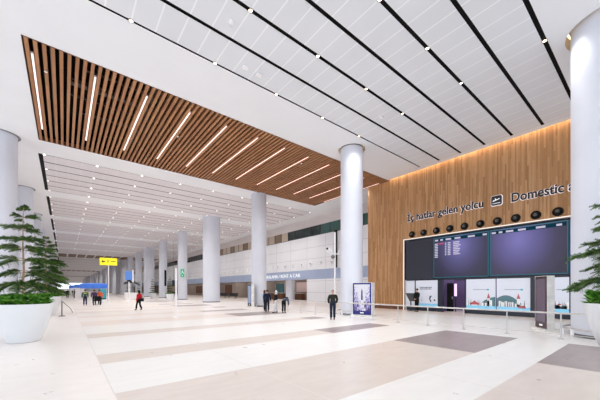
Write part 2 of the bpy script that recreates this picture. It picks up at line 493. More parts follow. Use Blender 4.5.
# downlights
def downlight_mesh(r, warm):
    b = MB(); b.lathe([(r*1.35, 0), (r*1.35, -.012), (r, -.014), (r, .01)], 14, cap=False, mi=0)
    b.lathe([(r, -.006), (.001, -.006)], 14, cap=False, mi=1)
    return b
dl_proto = None
def downlight(loc, label, group, warm=False, r=.066):
    global dl_proto
    key = 'w' if warm else 'c'
    if dl_proto is None: dl_proto = {}
    if key not in dl_proto:
        o = downlight_mesh(r, warm).build('downlight', ['white' if not warm else 'dgrey', 'lampwarm' if warm else 'lamp']); dl_proto[key] = o
        o['category'] = 'ceiling light'
    else:
        o = dl_proto[key].copy(); C.objects.link(o)
    o.location = loc; o['label'] = label; o['group'] = group
    return o
slotname = {11.8: 'the thin black slot', 8.8: 'the second lit black slot', 5.8: 'the third lit black slot', 2.8: ''}
for sy in (11.8, 8.8, 5.8, 2.8):
    xs = [1.85+3.1*j for j in range(7)]
    if sy != 11.8: xs = xs[1:]
    if sy == 5.8: xs = xs[0:]
    if sy == 2.8: xs = [14.3]
    for j, x in enumerate(xs):
        if x > 14.6: continue
        downlight((x, sy, ZC-.002), f'warm spot lamp, {ORD[j]} from the left on {slotname[sy]}' if sy != 2.8 else 'single warm spot lamp on the rightmost black ceiling slot', 'warm spot lamps in the near black ceiling slots', True)
# narrow black plates that carry the warm lamps are the slots themselves
fn = {2: 'nearest', 3: 'second', 4: 'third', 5: 'fourth', 6: 'fifth', 7: 'sixth'}
for k in range(2, 8):
    if k not in fn: continue
    x0, x1, y0, y1 = fields[k]
    for r_ in range(4):
        for j in range(9):
            x = -1.1+3.1*j
            yy = y0+.05+(y1-y0-.1)*r_/3
            downlight((x if j else -1.08, yy, ZC-.003), f'white downlight, {ORD[j]} along the {ORD[r_]} row of the {fn[k]} white ceiling field', f'downlights of the {fn[k]} white ceiling field')
# small ceiling devices in the near field
for (x, yy, lab) in ((4.62, 9.62, 'tiny round white smoke detector on the panels between the first two lit slots'), (13.64, 9.71, 'tiny round white smoke detector on the panels near the central column')):
    b = MB(); b.lathe([(.11, 0), (.1, -.05), (.05, -.08), (.001, -.085)], 20, cap=False); o = b.build('smoke_detector', 'white', smooth=True)
    o.location = (x, yy, ZC+.003); tag(o, lab, 'smoke detector', 'smoke detectors on the near ceiling')
for (x, yy, lab) in ((6.03, 11.2, 'small square white ceiling speaker, left of the pair beside the thin slot'), (6.7, 11.2, 'small square white ceiling speaker, right of the pair beside the thin slot')):
    b = MB(); b.box(-.14, .14, -.1, .1, -.05, 0); o = b.build('ceiling_speaker', 'white', bevel=.01)
    o.location = (x, yy, ZC+.002); tag(o, lab, 'speaker', 'square speakers on the near ceiling')

for (x, yy, lab) in ((-.61, 16.85, 'tiny white sprinkler hanging between the slats near the first strip light'), (5.5, 18.86, 'tiny white sprinkler between the slats near the fourth strip light'), (13.93, 17.05, 'tiny white sprinkler between the slats near the right end of the slat ceiling')):
    b = MB(); b.lathe([(.012, .3), (.012, .0), (.06, -.01), (.06, -.035), (.001, -.04)], 16, cap=False); o = b.build('sprinkler', 'white', smooth=True)
    o.location = (x, yy, ZC-.02); tag(o, lab, 'sprinkler', 'sprinklers in the slat ceiling')
# ------------------------------------------------------------ columns
def column(x, k, label, group, big, detail):
    r = 1.1 if big else .75
    t = thing('column', label, 'column', (x, colpos(k), 0), group=group)
    b = MB(); b.lathe([(r, .12), (r, ZC+.3)], 64); b.build('shaft', 'column', t, smooth=True)
    b = MB(); b.lathe([(r+.015, 0), (r+.015, .12)], 48); b.build('base', 'grey', t, smooth=True)
    if detail:
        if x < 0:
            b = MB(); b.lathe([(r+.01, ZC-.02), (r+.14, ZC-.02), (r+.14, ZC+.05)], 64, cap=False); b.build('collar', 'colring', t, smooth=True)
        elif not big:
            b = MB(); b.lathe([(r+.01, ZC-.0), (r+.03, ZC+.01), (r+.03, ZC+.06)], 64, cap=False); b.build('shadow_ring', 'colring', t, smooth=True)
        b = MB(); b.lathe([(r+.05, ZC+.4), (r+.12, ZC+.4)], 48, cap=False); b.build('recess_light', 'ringlamp', t)
        b = MB(); R = r+.22; n = 48
        b.tube([(R*math.cos(2*PI*i/n), R*math.sin(2*PI*i/n), .3) for i in range(n+1)], .035, 8)
        b.build('guard_ring', 'railmetal', t, smooth=True)
        for i in range(8):
            a = 2*PI*i/8; b = MB(); b.box(-.03, .03, -.05, .05, 0, .28)
            o = b.build('foot', 'white', t); o.location = (R*math.cos(a), R*math.sin(a), 0); o.rotation_euler = (0, 0, a)
rn = {0: 'thick white round column at the right edge of the photo behind the planter', 1: 'tall white round column left of the wooden wall behind the lit screen totem',
      2: 'white round column behind the group of standing travellers', 3: 'thick pale column, next left of the one behind the travellers',
      4: 'pale round column with the green exit sign', 5: 'pale round column with the tall narrow black panel',
      6: 'thick pale column just left of the one with the narrow black panel', 7: 'pale round column, second left of the narrow black panel', 8: 'pale round column beside the blue screen sign'}
for k in range(0, NK):
    lab = rn.get(k, 'distant pale round column in the right-hand row receding behind the yellow sign')
    column(15.3, k, lab, 'columns of the right row' if k in rn else 'distant columns of the right row', k % 3 == 0, k < 3)
ln = {2: 'white round column cut by the left edge of the photo', 3: 'bluish white round column right behind the top of the near potted tree', 4: 'darker grey column right of the near potted tree top'}
for k in range(2, 10):
    column(-3.0, k, ln.get(k, 'distant grey column of the left row hidden behind the potted trees'), 'columns of the left row' if k in ln else 'distant columns of the left row', False, k < 5)

# ------------------------------------------------------------ right walls
# wood wall: backing + slats, opening for the screens
OY1, OZ = 13.63, 5.86      # opening from YB.. to OY1, height OZ
b = MB()
b.box(22.34, 22.6, YB, 17.4, OZ+.05, ZC+.55, 1); b.box(22.34, 22.6, OY1, 17.4, 0, OZ+.05, 1)
b.box(22.6, 25.8, 17.2, 17.4, 0, ZC+.5, 1)
yy = 17.38
while yy > -6:
    z0 = .28 if yy-.05 > OY1+.02 else OZ+.06
    b.box(22.3, 22.34, yy-.08, yy, z0, ZC+.5, 0); yy -= .09
struct(b.build('wall_right', ['wood', 'brown']))
b = MB(); b.box(22.36, 22.42, OY1+.1, 17.4, 0, .28); struct(b.build('baseboard_right', 'ceil'))
# cove light over the wall
o = MB().box(22.05, 22.27, -6, 17.35, ZC+.42, ZC+.45).build('cove_light', 'cove'); tag(o, 'warm linear cove light along the top edge of the wooden wall', 'cove light')
# facade
b = MB(); YF = 580
b.box(25.8, 26.0, 17.4, YF, 4.3, 8.82, 0)                 # white panels
b.box(25.78, 26.0, 17.4, 30.4, 0, 3.08, 0)
b.box(25.8, 26.0, 17.4, 30.4, 3.08, 4.3, 1)
struct(b.build('wall_far', ['facade', 'band']))
o = MB().box(25.76, 25.99, 17.42, YF, 3.06, 4.3).build('trim_1', 'band'); struct(o)
o = MB().box(25.8, 26.2, 17.42, YF, 10.12, ZC-.004).build('trim_2', 'fascia'); struct(o)
b = MB()
b.box(29.6, 29.8, 17.4, YF, 0, 3.2, 0); b.box(25.99, 29.6, 30.2, 30.4, 0, 3.07, 0)
b.box(25.99, 29.6, 30.4, YF, 3.08, 3.2, 0)
struct(b.build('wall_recess', ['beige']))
# shop divider walls and warm lights of the recess
for j, yv in enumerate((44.0, 54.0, 70.0, 92.0, 130, 180)):
    o = MB().box(26.9, 29.6, yv, yv+.25, 0, 3.08).build(f'wall_divider_{j+1}', 'beige'); struct(o)
# window band
b = MB(); b.box(27.6, 27.7, 17.4, YF, 8.5, 10.4, 0); b.box(25.9, 27.6, 17.4, YF, 8.7, 8.8, 0); b.box(25.9, 27.6, 17.4, YF, 10.14, 10.3, 0)
struct(b.build('wall_upper_office', 'winbeige'))
gi = 0; yv = 19.0
while yv < 120:
    w = 1.75
    g = 'glassteal' if yv < 24.5 or (25.5 < yv < 27.5) else ('glassdark' if yv < 34 or yv > 58 else ['winbeige', 'winbrown', 'winbeige'][gi % 3])
    o = MB().box(25.86, 25.9, yv+.06, yv+w-.06, 8.84, 10.12).build(f'window_{gi+1}', g); struct(o)
    f = MB(); f.box(25.82, 25.94, yv-.05, yv+.05, 8.82, 10.12); f.box(25.82, 25.94, yv+.06, yv+w-.06, 8.82, 8.88)
    struct(f.build('window_frame', 'dgrey', o))
    gi += 1; yv += w
# white round diffusers
b0 = None
for j in range(34):
    yv = 25.7+1.95*j
    b = MB()
    if b0 is None:
        b.lathe([(.24, 0), (.24, .1), (.2, .14), (.12, .1), (.05, .04)], 20, cap=False, mi=0); b.lathe([(.09, .05), (.001, .07)], 16, cap=False, mi=1)
        o = b.build('air_nozzle', ['white', 'dgrey'], smooth=True); b0 = o; o['category'] = 'air vent'
    else: o = b0.copy(); C.objects.link(o)
    o.rotation_euler = (0, -PI/2, 0); o.location = (25.8, yv, 5.12)
    o['group'] = 'white round air nozzles on the white panel wall'
    o['label'] = f'white round air nozzle, {ORD[j]} from the right on the white panel wall' if j < 16 else 'distant white round air nozzle far along the white panel wall'
    if j >= 16: o['group'] = 'distant white air nozzles'
# black nozzles on the wood wall
b1 = None
for j in range(12):
    yv = 12.9-1.015*j
    if yv < 2.5: break
    if b1 is None:
        t = thing('air_nozzle', '', 'air vent', group='black round air nozzles on the wooden wall')
        b = MB(); b.lathe([(.001, -.004), (.26, -.004), (.26, .05), (.23, .09), (.18, .05), (.001, .045)], 24, cap=False); b.build('outer_ring', 'black', t, smooth=True)
        b = MB(); b.ball((0, 0, .125), .15, 16, sz=.8); b.build('nozzle_ball', mat('glossy black nozzle', (18, 18, 22), .25), t, smooth=True)
        b = MB(); b.lathe([(.07, .235), (.05, .255), (.001, .2)], 16, cap=False); b.build('jet_opening', 'grey', t, smooth=True)
        b1 = t
    else: t = dup(b1)
    t.location = (22.3, yv, 6.24); t.rotation_euler = (0, -PI/2, 0)
    t['label'] = f'black round air nozzle, {ORD[j]} from the left above the departure screens'
# LED strip black panel on facade
o = MB().box(25.5, 25.79, 24.7, 24.98, 4.35, 8.9).build('wall_banner_panel', 'black'); tag(o, 'tall black vertical panel projecting from the white panel wall beside the column', 'panel')

# lettering
def letters(name, body, size, y, z, w, label):
    t = thing(name, label, 'wall sign', (22.3, y, z))
    text('letter_faces', body, size, .02, 'letter', (-.05, 0, 0), ROTX, t, fitw=w, off=.018)
    text('halo', body, size, .006, 'halo', (-.012, 0.02, -.0), ROTX, t, fitw=w+.03, off=.042)
letters('wall_lettering', 'İç hatlar gelen yolcu', .76, 13.3, 7.36, 5.66, 'black backlit lettering İç hatlar gelen yolcu on the wooden wall')
letters('wall_lettering', 'Domestic arrivals', .78, 6.05, 7.32, 4.6, 'black backlit lettering Domestic arrivals running behind the right column')
t = thing('arrival_sign', 'black rounded square arrivals plane pictogram between the two wall texts', 'wall sign', (22.3, 6.84, 7.6))
def rr(w, h, r, n=5):
    p = []
    for cx, cy, a0 in ((w-r, h-r, 0), (-w+r, h-r, 90), (-w+r, -h+r, 180), (w-r, -h+r, 270)):
        for i in range(n+1):
            a = math.radians(a0+90*i/n); p.append((cx+r*math.cos(a), cy+r*math.sin(a)))
    return p
fX = lambda u, v, d: (-.1+d, -u, v)
MB().prism(rr(.30, .31, .1), fX, .06).build('sign_face', 'letter', t)
MB().prism(rr(.34, .35, .12), lambda u, v, d: (-.03+d, -u, v), .02).build('halo', 'halo', t)
b = MB()
fP = lambda u, v, d: (-.115+d, -u, v)
b.prism([(-.22, -.2), (.22, -.2), (.22, -.17), (-.22, -.17)], fP, .014)
b.prism([(-.22, .0), (-.18, .03), (-.13, -.02), (.14, .04), (.21, .09), (.15, .11), (-.18, -.06)], fP, .014)
b.prism([(-.04, .0), (.04, .02), (-.05, .14), (-.09, .13)], fP, .014)
b.build('plane_pictogram', 'letter_white', t)
t = thing('shop_lettering', 'white lettering ARAÇ KİRALAMA / RENT A CAR on the blue grey band', 'wall sign', (25.775, 43.9, 3.42))
text('letter_faces', 'ARAÇ KİRALAMA / RENT A CAR', .72, .03, 'letter_white', (-.03, 0, 0), ROTX, t, fitw=12.1)

# ------------------------------------------------------------ screens, posters and doors under the wood wall
b = MB()      # inner back of the opening
b.box(23.0, 23.05, -6, OY1, 2.5, OZ+.05, 0)
b.box(22.5, 22.55, 13.5, OY1+.02, 0, 2.5, 1)
struct(b.build('wall_screen_niche', ['frame_dark', 'ceil']))
struct(MB().box(22.25, 22.3, OY1-.02, OY1+.04, 0, OZ+.05).build('trim_4', 'frame_light'))
struct(MB().box(22.25, 22.3, -6, OY1-.02, OZ-.01, OZ+.05).build('trim_5', 'frame_light'))

def led(name, y0, y1, z0, z1, m, label, border=True, header=True, rows=False):
    t = thing(name, label, 'display screen', (22.34, y0, 0), group='large display screens on the wooden wall')
    W = y0-y1
    MB().box(.03, .3, -W, 0, z0, z1).build('housing', 'frame_dark', t)
    o = MB().box(0, .03, -W+.02, -.02, z0+.02-z0, z1-.02-z0).build('picture', m, t); o.location = (0, 0, z0)
    if border:
        b = MB(); e = .045
        b.box(-.01, -.001, -W+.02, -.02, z0+.03, z0+.03+e); b.box(-.01, -.001, -W+.02, -.02, z1-.03-e, z1-.03)
        b.box(-.01, -.001, -.02-e, -.02, z0+.1, z1-.1); b.box(-.01, -.001, -W+.02, -W+.02+e, z0+.1, z1-.1)
        b.build('border', 'teal', t)
    if header:
        MB().box(-.008, -.002, -W+.1, -.1, z1-.34, z1-.11).build('header_bar', 'tealdark', t)
        for (a, c) in ((.14, .38), (.55, .75), (.95, 1.35), (1.6, 2.0), (2.5, 2.95), (3.45, 3.7)): MB().box(-.014, -.009, -c, -a, z1-.3, z1-.18).build('header_text', 'scrtext', t)
    if rows:
        for r_ in range(9):
            z = z1-.48-r_*.125
            cols = [(.12, .36)] + ([(.9, 1.0), (1.1, 1.3), (1.5, 1.85+.25*rnd.random())] if r_ < 8 else [])
            for a, c in cols: MB().box(-.014, -.003, -c, -a, z-.075, z).build('text_block', 'scrtext', t)
        MB().box(-.016, -.003, -.8, -.42, z1-.56, z1-.47).build('alert_text', 'scrpink', t)
    return t
led('display_screen', 13.5, 11.15, 2.52, 5.74, 'scr_off', 'blank dark display screen at the left end of the screen wall', False, False)
led('display_screen', 11.14, 7.31, 2.58, 5.72, 'led1', 'wide violet display screen with rows of white flight text', rows=True)
led('display_screen', 7.29, 3.3, 2.6, 5.72, 'led2', 'wide violet display screen with header only, left of the right column')
led('display_screen', 3.28, .2, 2.6, 5.72, 'led3', 'blue display screen mostly hidden behind the right column', False, False)

b = MB()      # plinth and head under the screens
def fill(y0, y1, z0, z1, x0=22.45, x1=22.6, mi=0): b.box(x0, x1, y1, y0, z0, z1, mi)
fill(13.5, 10.83, .08, .32); fill(8.86, 4.95, .08, .32); fill(4.2, -6, .08, .32)
fill(13.5, -6, 2.44, 2.56)
fill(13.5, 10.83, 0, .08, 22.5, 22.6); fill(8.86, 4.95, 0, .08, 22.5, 22.6); fill(4.2, -6, 0, .08, 22.5, 22.6)
fill(10.83, 10.45, 0, 2.5, 22.4); fill(8.9, 8.8, 0, 2.5); fill(5.08, 4.8, 0, 2.5, 22.4); fill(4.22, 4.05, 0, 2.5, 22.4); fill(12.75, 12.66, .3, 2.5); fill(3.3, 3.1, .3, 2.5)
struct(b.build('trim_3', 'frame_dark'))
o = MB().box(22.5, 22.6, 12.76, 13.5, .32, 2.44).build('wall_side_panel', 'poster'); struct(o)
def poster(y0, y1, label, kind):
    t = thing('wall_poster', label, 'poster', (22.46, y0, .32)); W = y0-y1; Hh = 2.12
    MB().box(0, .1, -W, 0, 0, Hh).build('poster_sheet', 'poster', t)
    F = lambda u, v, d: (-.004+d, -u, v)
    P = lambda pts, m, d, nm: MB().prism(pts, lambda u, v, dd: (-d+dd*.004, -u, v), 1).build(nm, m, t)
    R = lambda a, c, z0, z1: [(a, z0), (c, z0), (c, z1), (a, z1)]
    P(R(0, W, .0, .27), 'p_blue', .006, 'water_band')
    if kind == 0:
        b = MB(); F2 = lambda u, v, dd: (-.006+dd*.004, -u, v)
        for z, a, c in ((1.52, .35, 1.35), (1.4, .38, 1.3)):
            x = a
            while x < c: w = .05+.09*rnd.random(); b.prism(R(x, min(c, x+w), z, z+.07), F2, 1); x += w+.035
        b.build('poster_text', 'p_navy', t)
        b = MB()
        sh = [(1.2, .42), (1.28, .4), (1.3, .5), (1.22, .62), (1.26, .78), (1.34, .86), (1.28, .92), (1.16, .84), (1.12, .64), (1.2, .5)]
        b.prism(sh, F2, 1); b.prism(R(1.5, 1.62, .5, .62), F2, 1); b.prism(R(.5, .53, .5, .58), F2, 1)
        b.build('black_figure', 'p_navy', t)
    else:
        hp = [(W*.0 if kind == 2 else W*.45, .27)]
        h0, h1 = (0, W*.85) if kind == 2 else (W*.4, W)
        hp = [(h0, .27)]
        for i in range(13):
            u = h0+(h1-h0)*i/12
            v = .27+(.75*math.sin(PI*(.25+.75*i/12)) if kind == 2 else .62*math.sin(PI/2*i/12)); hp.append((u, v))
        hp.append((h1, .27))
        if kind != 3: P(hp, 'p_hill', .005, 'hill')
        b = MB(); r2 = MB(); F2 = lambda u, v, dd: (-.01+dd*.004, -u, v); F3 = lambda u, v, dd: (-.014+dd*.004, -u, v)
        for i in range(9):
            u = .1+(W-.25)*i/9+rnd.uniform(-.03, .03); w = rnd.uniform(.09, .2); h = rnd.uniform(.15, .4)
            b.prism(R(u, u+w, .27, .27+h), F2, 1)
        tw = W*(.78 if kind == 1 else .66)
        if kind != 3: b.prism(R(tw-.08, tw+.08, .27, .8), F2, 1); r2.prism([(tw-.1, .8), (tw+.1, .8), (tw, 1.15)], F3, 1)
        if kind == 3:
            r2.prism([(.25, .5), (.4, .5), (.4, .56), (.25, .56)], F3, 1)
        if kind == 1: r2.prism([(.25, .34), (.85, .34), (.85, .46), (.7, .5), (.55, .64), (.4, .5), (.25, .46)], F3, 1)
        elif kind == 2: r2.prism([(tw-.02, .2), (tw+.4, .2), (tw+.35, .36), (tw+.05, .36)], F3, 1)
        b.build('white_buildings', 'p_white', t); r2.build('red_roofs', 'p_red', t)
        b = MB()
        for i in range(7):
            u = .08+(W-.2)*rnd.random(); b.prism([(u, .27), (u+.03, .27), (u+.015, .75)], F3, 1)
        b.build('minarets', 'p_navy', t)
        P(R(W*.25, W*.72, 1.38, 1.405), 'p_hill', .006, 'poster_text')
        P(R(W*.72, W*.79, 1.34, 1.44), 'p_cyan', .006, 'cyan_mark')
    return t
poster(12.66, 10.83, 'pale poster with short text and a small black figure beside the open doorway', 0)
poster(8.8, 6.98, 'pale city skyline poster with red roofs right of the open doorway', 1)
poster(6.9, 5.08, 'pale skyline poster with a broad grey green hill and red boat', 2)
poster(4.05, 3.3, 'narrow pale poster with dark masts just left of the right column', 3)
# purple room behind the doors
b = MB()
b.box(25.6, 25.7, 2.5, 12.5, 0, 2.6, 1); b.box(22.6, 26.0, 2.4, 2.5, 0, 2.6, 1); b.box(22.6, 26.0, 12.5, 12.6, 0, 2.6, 1); b.box(22.6, 26.1, 2.4, 12.6, 2.6, 2.7, 1)
b.box(23.66, 23.7, 10.2, 12.4, 0, 2.6, 1)
struct(b.build('wall_inner_room', ['purple_l', 'purple']))
d = MB().box(23.6, 23.65, 10.2, 10.66, 0, 2.2).build('door_1', 'black'); struct(d)
MB().box(23.57, 23.6, 10.24, 10.27, .95, 1.15).build('door_handle', 'steel', d)
d = MB().box(25.0, 25.05, 9.4, 9.9, 0, 2.2).build('door_2', 'p_navy'); struct(d)
t = thing('glowing_pillar', 'vertical lilac light panel glowing inside the open doorway', 'light', (23.55, 10.0, 0))
MB().box(0, .05, -.08, .08, 1.2, 2.15).build('lit_panel', 'purplelamp', t); MB().box(.02, .06, -.03, .03, 0, 1.2).build('post', 'dgrey', t)
# second doorway leaves
d = MB().box(22.5, 22.54, 4.24, 4.78, .02, 2.42).build('door_3', mat('lilac tinted glass', (120, 110, 140), .1)); struct(d)
MB().box(22.47, 22.5, 4.49, 4.53, .02, 2.42).build('door_stile', 'frame_dark', d)

# ------------------------------------------------------------ recess shop furniture
def xat(y0): return 29.58
def deco(name, y0, y1, z0, z1, m, label, cat, x=29.55, fr=None):
    t = thing(name, label, cat, (x, (y0+y1)/2, 0)); h = abs(y0-y1)/2
    MB().box(-.05, .05, -h, h, z0, z1).build('panel', m, t)
    b = MB(); e = .06
    b.box(-.07, -.05, -h, h, z1-e, z1); b.box(-.07, -.05, -h, h, z0, z0+e); b.box(-.07, -.05, -h, -h+e, z0+e, z1-e); b.box(-.07, -.05, h-e, h, z0+e, z1-e)
    b.build('frame', fr or 'dgrey', t); return t
deco('wall_display', 43.2, 41.0, .8, 2.7, 'tealpane', 'teal display panel on the back wall of the car rental recess', 'display')
deco('wall_display', 46.5, 44.9, .8, 2.6, 'brown', 'narrow brown display panel just right of the column behind the travellers', 'display')
deco('wall_display', 37.5, 34.6, 1.2, 2.9, 'pink', 'pale pink poster on the back wall of the car rental recess', 'poster')
deco('wall_display', 33.0, 31.2, .2, 2.9, 'brown', 'dark brown door-like panel at the right end of the recess', 'display')
deco('wall_display', 58.0, 55.2, .9, 2.7, 'brown', 'brown display panel above the black waiting seats', 'display')
deco('wall_display', 64.5, 61.0, .4, 2.7, 'brown', 'brown framed doorway panel left above the black waiting seats', 'display')
deco('wall_display', 84, 78, .6, 2.6, 'brown', 'brown display panel seen between the two thick pale columns', 'display')
b = MB(); b.lathe([(.7, 0), (.7, 3.08)], 40); o = b.build('shop_column', 'column', smooth=True); o.location = (26.9, 35.6, 0); tag(o, 'short pale round column standing in the car rental recess', 'column')
for y0, y1, lab in ((37.4, 34.6, 'brown rental counter under the pale pink poster'), (43.4, 39.5, 'brown rental counter under the teal display panel')):
    t = thing('counter', lab, 'counter', (28.6, (y0+y1)/2, 0), group='car rental counters'); h = (y0-y1)/2
    MB().box(-.35, .35, -h, h, 0, 1.05).build('counter_body', 'brown', t); MB().box(-.4, .4, -h-.03, h+.03, 1.05, 1.1).build('counter_top', 'white', t)
def seats(x, y, n, label):
    t = thing('waiting_bench', label, 'bench', (x, y, 0), group='rows of black waiting seats')
    MB().box(-.04, .04, -n*.3, n*.3, .32, .38).build('beam', 'grey', t)
    for i in range(n):
        yy = -n*.3+.3+i*.6
        b = MB(); b.box(-.24, .24, yy-.28, yy+.28, .38, .5); b.build('seat', 'seatblack', t, bevel=.02)
        b = MB(); b.add([(.2, yy-.26, .47), (.2, yy+.26, .47), (.34, yy+.26, .98), (.34, yy-.26, .98), (.26, yy-.26, .47), (.26, yy+.26, .47), (.4, yy+.26, .96), (.4, yy-.26, .96)],
              [(0, 1, 2, 3), (4, 7, 6, 5), (0, 4, 5, 1), (3, 2, 6, 7), (0, 3, 7, 4), (1, 5, 6, 2)]); b.build('backrest', 'seatblack', t)
    for s_ in (-1, 1):
        b = MB(); b.box(-.28, .28, s_*n*.24-.03, s_*n*.24+.03, 0, .05); b.box(-.03, .03, s_*n*.24-.03, s_*n*.24+.03, .05, .34); b.build('leg', 'grey', t)
seats(25.0, 51.5, 6, 'row of black waiting seats just left of the column with travellers')
seats(25.0, 56.0, 6, 'second row of black waiting seats left of that column')
seats(25.0, 60.5, 6, 'third row of black waiting seats in front of the recess')
seats(25.0, 65.0, 6, 'row of black waiting seats just right of the thick pale column')
seats(25.0, 82.0, 7, 'black waiting seats between the two thick pale columns, right row')
seats(25.0, 90.0, 7, 'black waiting seats between the two thick pale columns, left row')

# ------------------------------------------------------------ guardrail
t = thing('guardrail', 'long low steel guardrail with thin posts crossing in front of the wooden wall', 'railing', (13.5, 0, 0))
MB().tube([(0, -1.2, .9), (0, 19.6, .9)], .032, 10).build('handrail', 'railmetal', t, smooth=True)
MB().tube([(0, -1.2, .16), (0, 19.6, .16)], .012, 8).build('lower_cable', 'railmetal', t, smooth=True)
for j in range(14):
    yy = -1.0+1.6*j
    if yy > 19.7: break
    b = MB(); b.cyl(0, yy, .02, .875, .022, 12); p = b.build('post', 'railmetal', t, smooth=True)
    b = MB(); b.lathe([(.085, 0), (.085, .015), (.03, .03)], 16, 0, yy); b.build('foot_plate', 'railmetal', p, smooth=True)

# ------------------------------------------------------------ totems
def city_mat():
    m = mat('winter city street picture', (10, 10, 14), .2); t = NT(m)
    v = t.n.new('ShaderNodeTexVoronoi'); v.inputs['Scale'].default_value = 7
    mp = t.n.new('ShaderNodeMapping'); mp.inputs['Scale'].default_value = (2.2, 1, 1.0)
    t.l.new(t.tc.outputs['Object'], mp.inputs[0]); t.l.new(mp.outputs[0], v.inputs['Vector'])
    n = t.noise(9, 4, sc=(1.5, 1, .7))
    ax = t.math('ABSOLUTE', t.sep.outputs[0])
    f = t.math('ADD', t.math('MULTIPLY', n, .75), t.math('MULTIPLY', v.outputs['Distance'], .35))
    f = t.math('SUBTRACT', f, t.math('MULTIPLY', ax, .55)); f = t.math('ADD', f, .18)
    top = t.math('MULTIPLY', t.math('SUBTRACT', t.sep.outputs[2], 1.3), .22); f = t.math('ADD', f, top)
    c = t.ramp(f, [(.2, (52, 44, 96)), (.33, (116, 100, 168)), (.45, (180, 172, 222)), (.6, (236, 234, 248))])
    t.l.new(c, t.b.inputs['Emission Color']); t.b.inputs['Emission Strength'].default_value = .9
    m.cycles.emission_sampling = 'NONE'; return m
M['city'] = city_mat()
M['navyframe'] = mat('deep blue totem frame', (34, 36, 120), .25)
M['dimscr'] = mat('dim lilac totem screen', (60, 54, 70), .15, emit=(130, 118, 140), es=.35)
M['skylcd'] = emis('pale blue totem picture', (176, 190, 222), .75, False)
M['plum'] = mat('dark plum totem frame', (58, 36, 46), .3)
def totem(loc, ang, W, T, Hh, frame, scr, label, tower=False):
    """local x = along the screen (left to right seen from the front), screen faces -y"""
    t = thing('digital_totem', label, 'display totem', loc, ang)
    h = W/2
    MB().box(-h+.02, h-.02, -T/2+.04, T/2-.02, .12, Hh-.02).build('cabinet', frame, t, bevel=.01)
    b = MB(); b.box(-h, -h+.02, -T/2, T/2, .1, Hh); b.box(h-.02, h, -T/2, T/2, .1, Hh); b.box(-h+.02, h-.02, -T/2, T/2, Hh-.02, Hh)
    b.build('steel_side', 'steel', t)
    f = MB().box(-h+.02, h-.02, -T/2, -T/2+.04, .12, Hh-.02).build('front_frame', frame, t)
    MB().box(-h+.12, h-.12, -T/2-.008, -T/2-.001, .36, Hh-.12).build('screen', scr, t)
    MB().box(-.12, .12, -T/2-.008, -T/2-.001, .2, .27).build('label_plate', 'letter_white', t)
    MB().box(-h-.08, h+.08, -T/2-.12, T/2+.12, 0, .1).build('base_plate', 'steel', t, bevel=.01)
    if tower:
        b = MB(); g = lambda u, v, d: (u, -T/2-.012+d*.003, v)
        b.prism([(-.05, 1.05), (.06, 1.05), (.05, 1.6), (.0, 1.78), (-.04, 1.6)], g, 1); b.prism([(-.3, .6), (-.22, .6), (-.24, 1.0), (-.28, 1.0)], g, 1); b.prism([(.16, .62), (.26, .6), (.25, .98), (.19, .98)], g, 1)
        b.build('tower_silhouette', 'cloth purple', t)
    return t
import math as _m
# centre: front faces the camera, steel end visible on the right
dx, dy = (.633, -.775)
a = _m.atan2(dy, dx)
totem((15.0, 12.05, 0), a-math.radians(24), 1.3, .5, 2.16, 'navyframe', 'city', 'lit digital totem with a wintry city street picture at the central column', True)
totem((15.8, 3.1, 0), _m.atan2(-.6, -.8), .92, .26, 2.3, 'plum', 'dimscr', 'dim dark-framed digital totem with bright steel edge left of the right column')
totem((14.1, 25.0, 0), math.radians(-98), .95, .3, 2.2, 'black', 'skylcd', 'slim black totem with pale screen left of the column behind the travellers')

# ------------------------------------------------------------ camera pole
t = thing('camera_pole', 'tall white pole with security cameras left of the central column', 'camera pole', (14.85, 14.45, 0))
MB().cyl(0, 0, .02, 5.75, .06, 14).build('pole', 'white', t, smooth=True); MB().cyl(0, 0, 0, .03, .2, 20).build('foot_plate', 'grey', t, smooth=True)
MB().box(-.5, .5, -.04, .04, 4.2, 4.28).build('cross_arm', 'white', t)
for sx in (-1, 1):
    b = MB(); b.tube([(sx*.42, 0, 4.33), (sx*.85, -.1, 4.5)], .13, 12); c_ = b.build('security_camera', 'white', t, smooth=True)
    b = MB(); b.tube([(sx*.85, -.1, 4.5), (sx*.87, -.105, 4.51)], .09, 12); b.build('lens', 'black', c_)
b = MB(); b.ball((-.25, -.05, 4.0), .14, 14); b.build('dome_camera', 'grey', t, smooth=True)
# kiosk lectern + signs
t = thing('lectern_display', 'black slanted information lectern beside the guard in the dark suit', 'lectern', (21.6, 12.6, 0), math.radians(-60))
b = MB(); b.add([(-.1, -.2, .8), (.4, -.2, .8), (.4, .12, 1.42), (-.4, .12, 1.42), (-.1, -.15, .78), (.4, -.15, .78), (.4, .17, 1.4), (-.4, .17, 1.4)], [(0, 1, 2, 3), (7, 6, 5, 4), (0, 4, 5, 1), (3, 2, 6, 7), (0, 3, 7, 4), (1, 5, 6, 2)]); b.build('slanted_screen', 'dgrey', t)
MB().box(-.05, .05, -.03, .07, .03, 1.15).build('stand', 'dgrey', t); MB().box(-.25, .25, -.22, .22, 0, .03).build('foot_plate', 'dgrey', t)

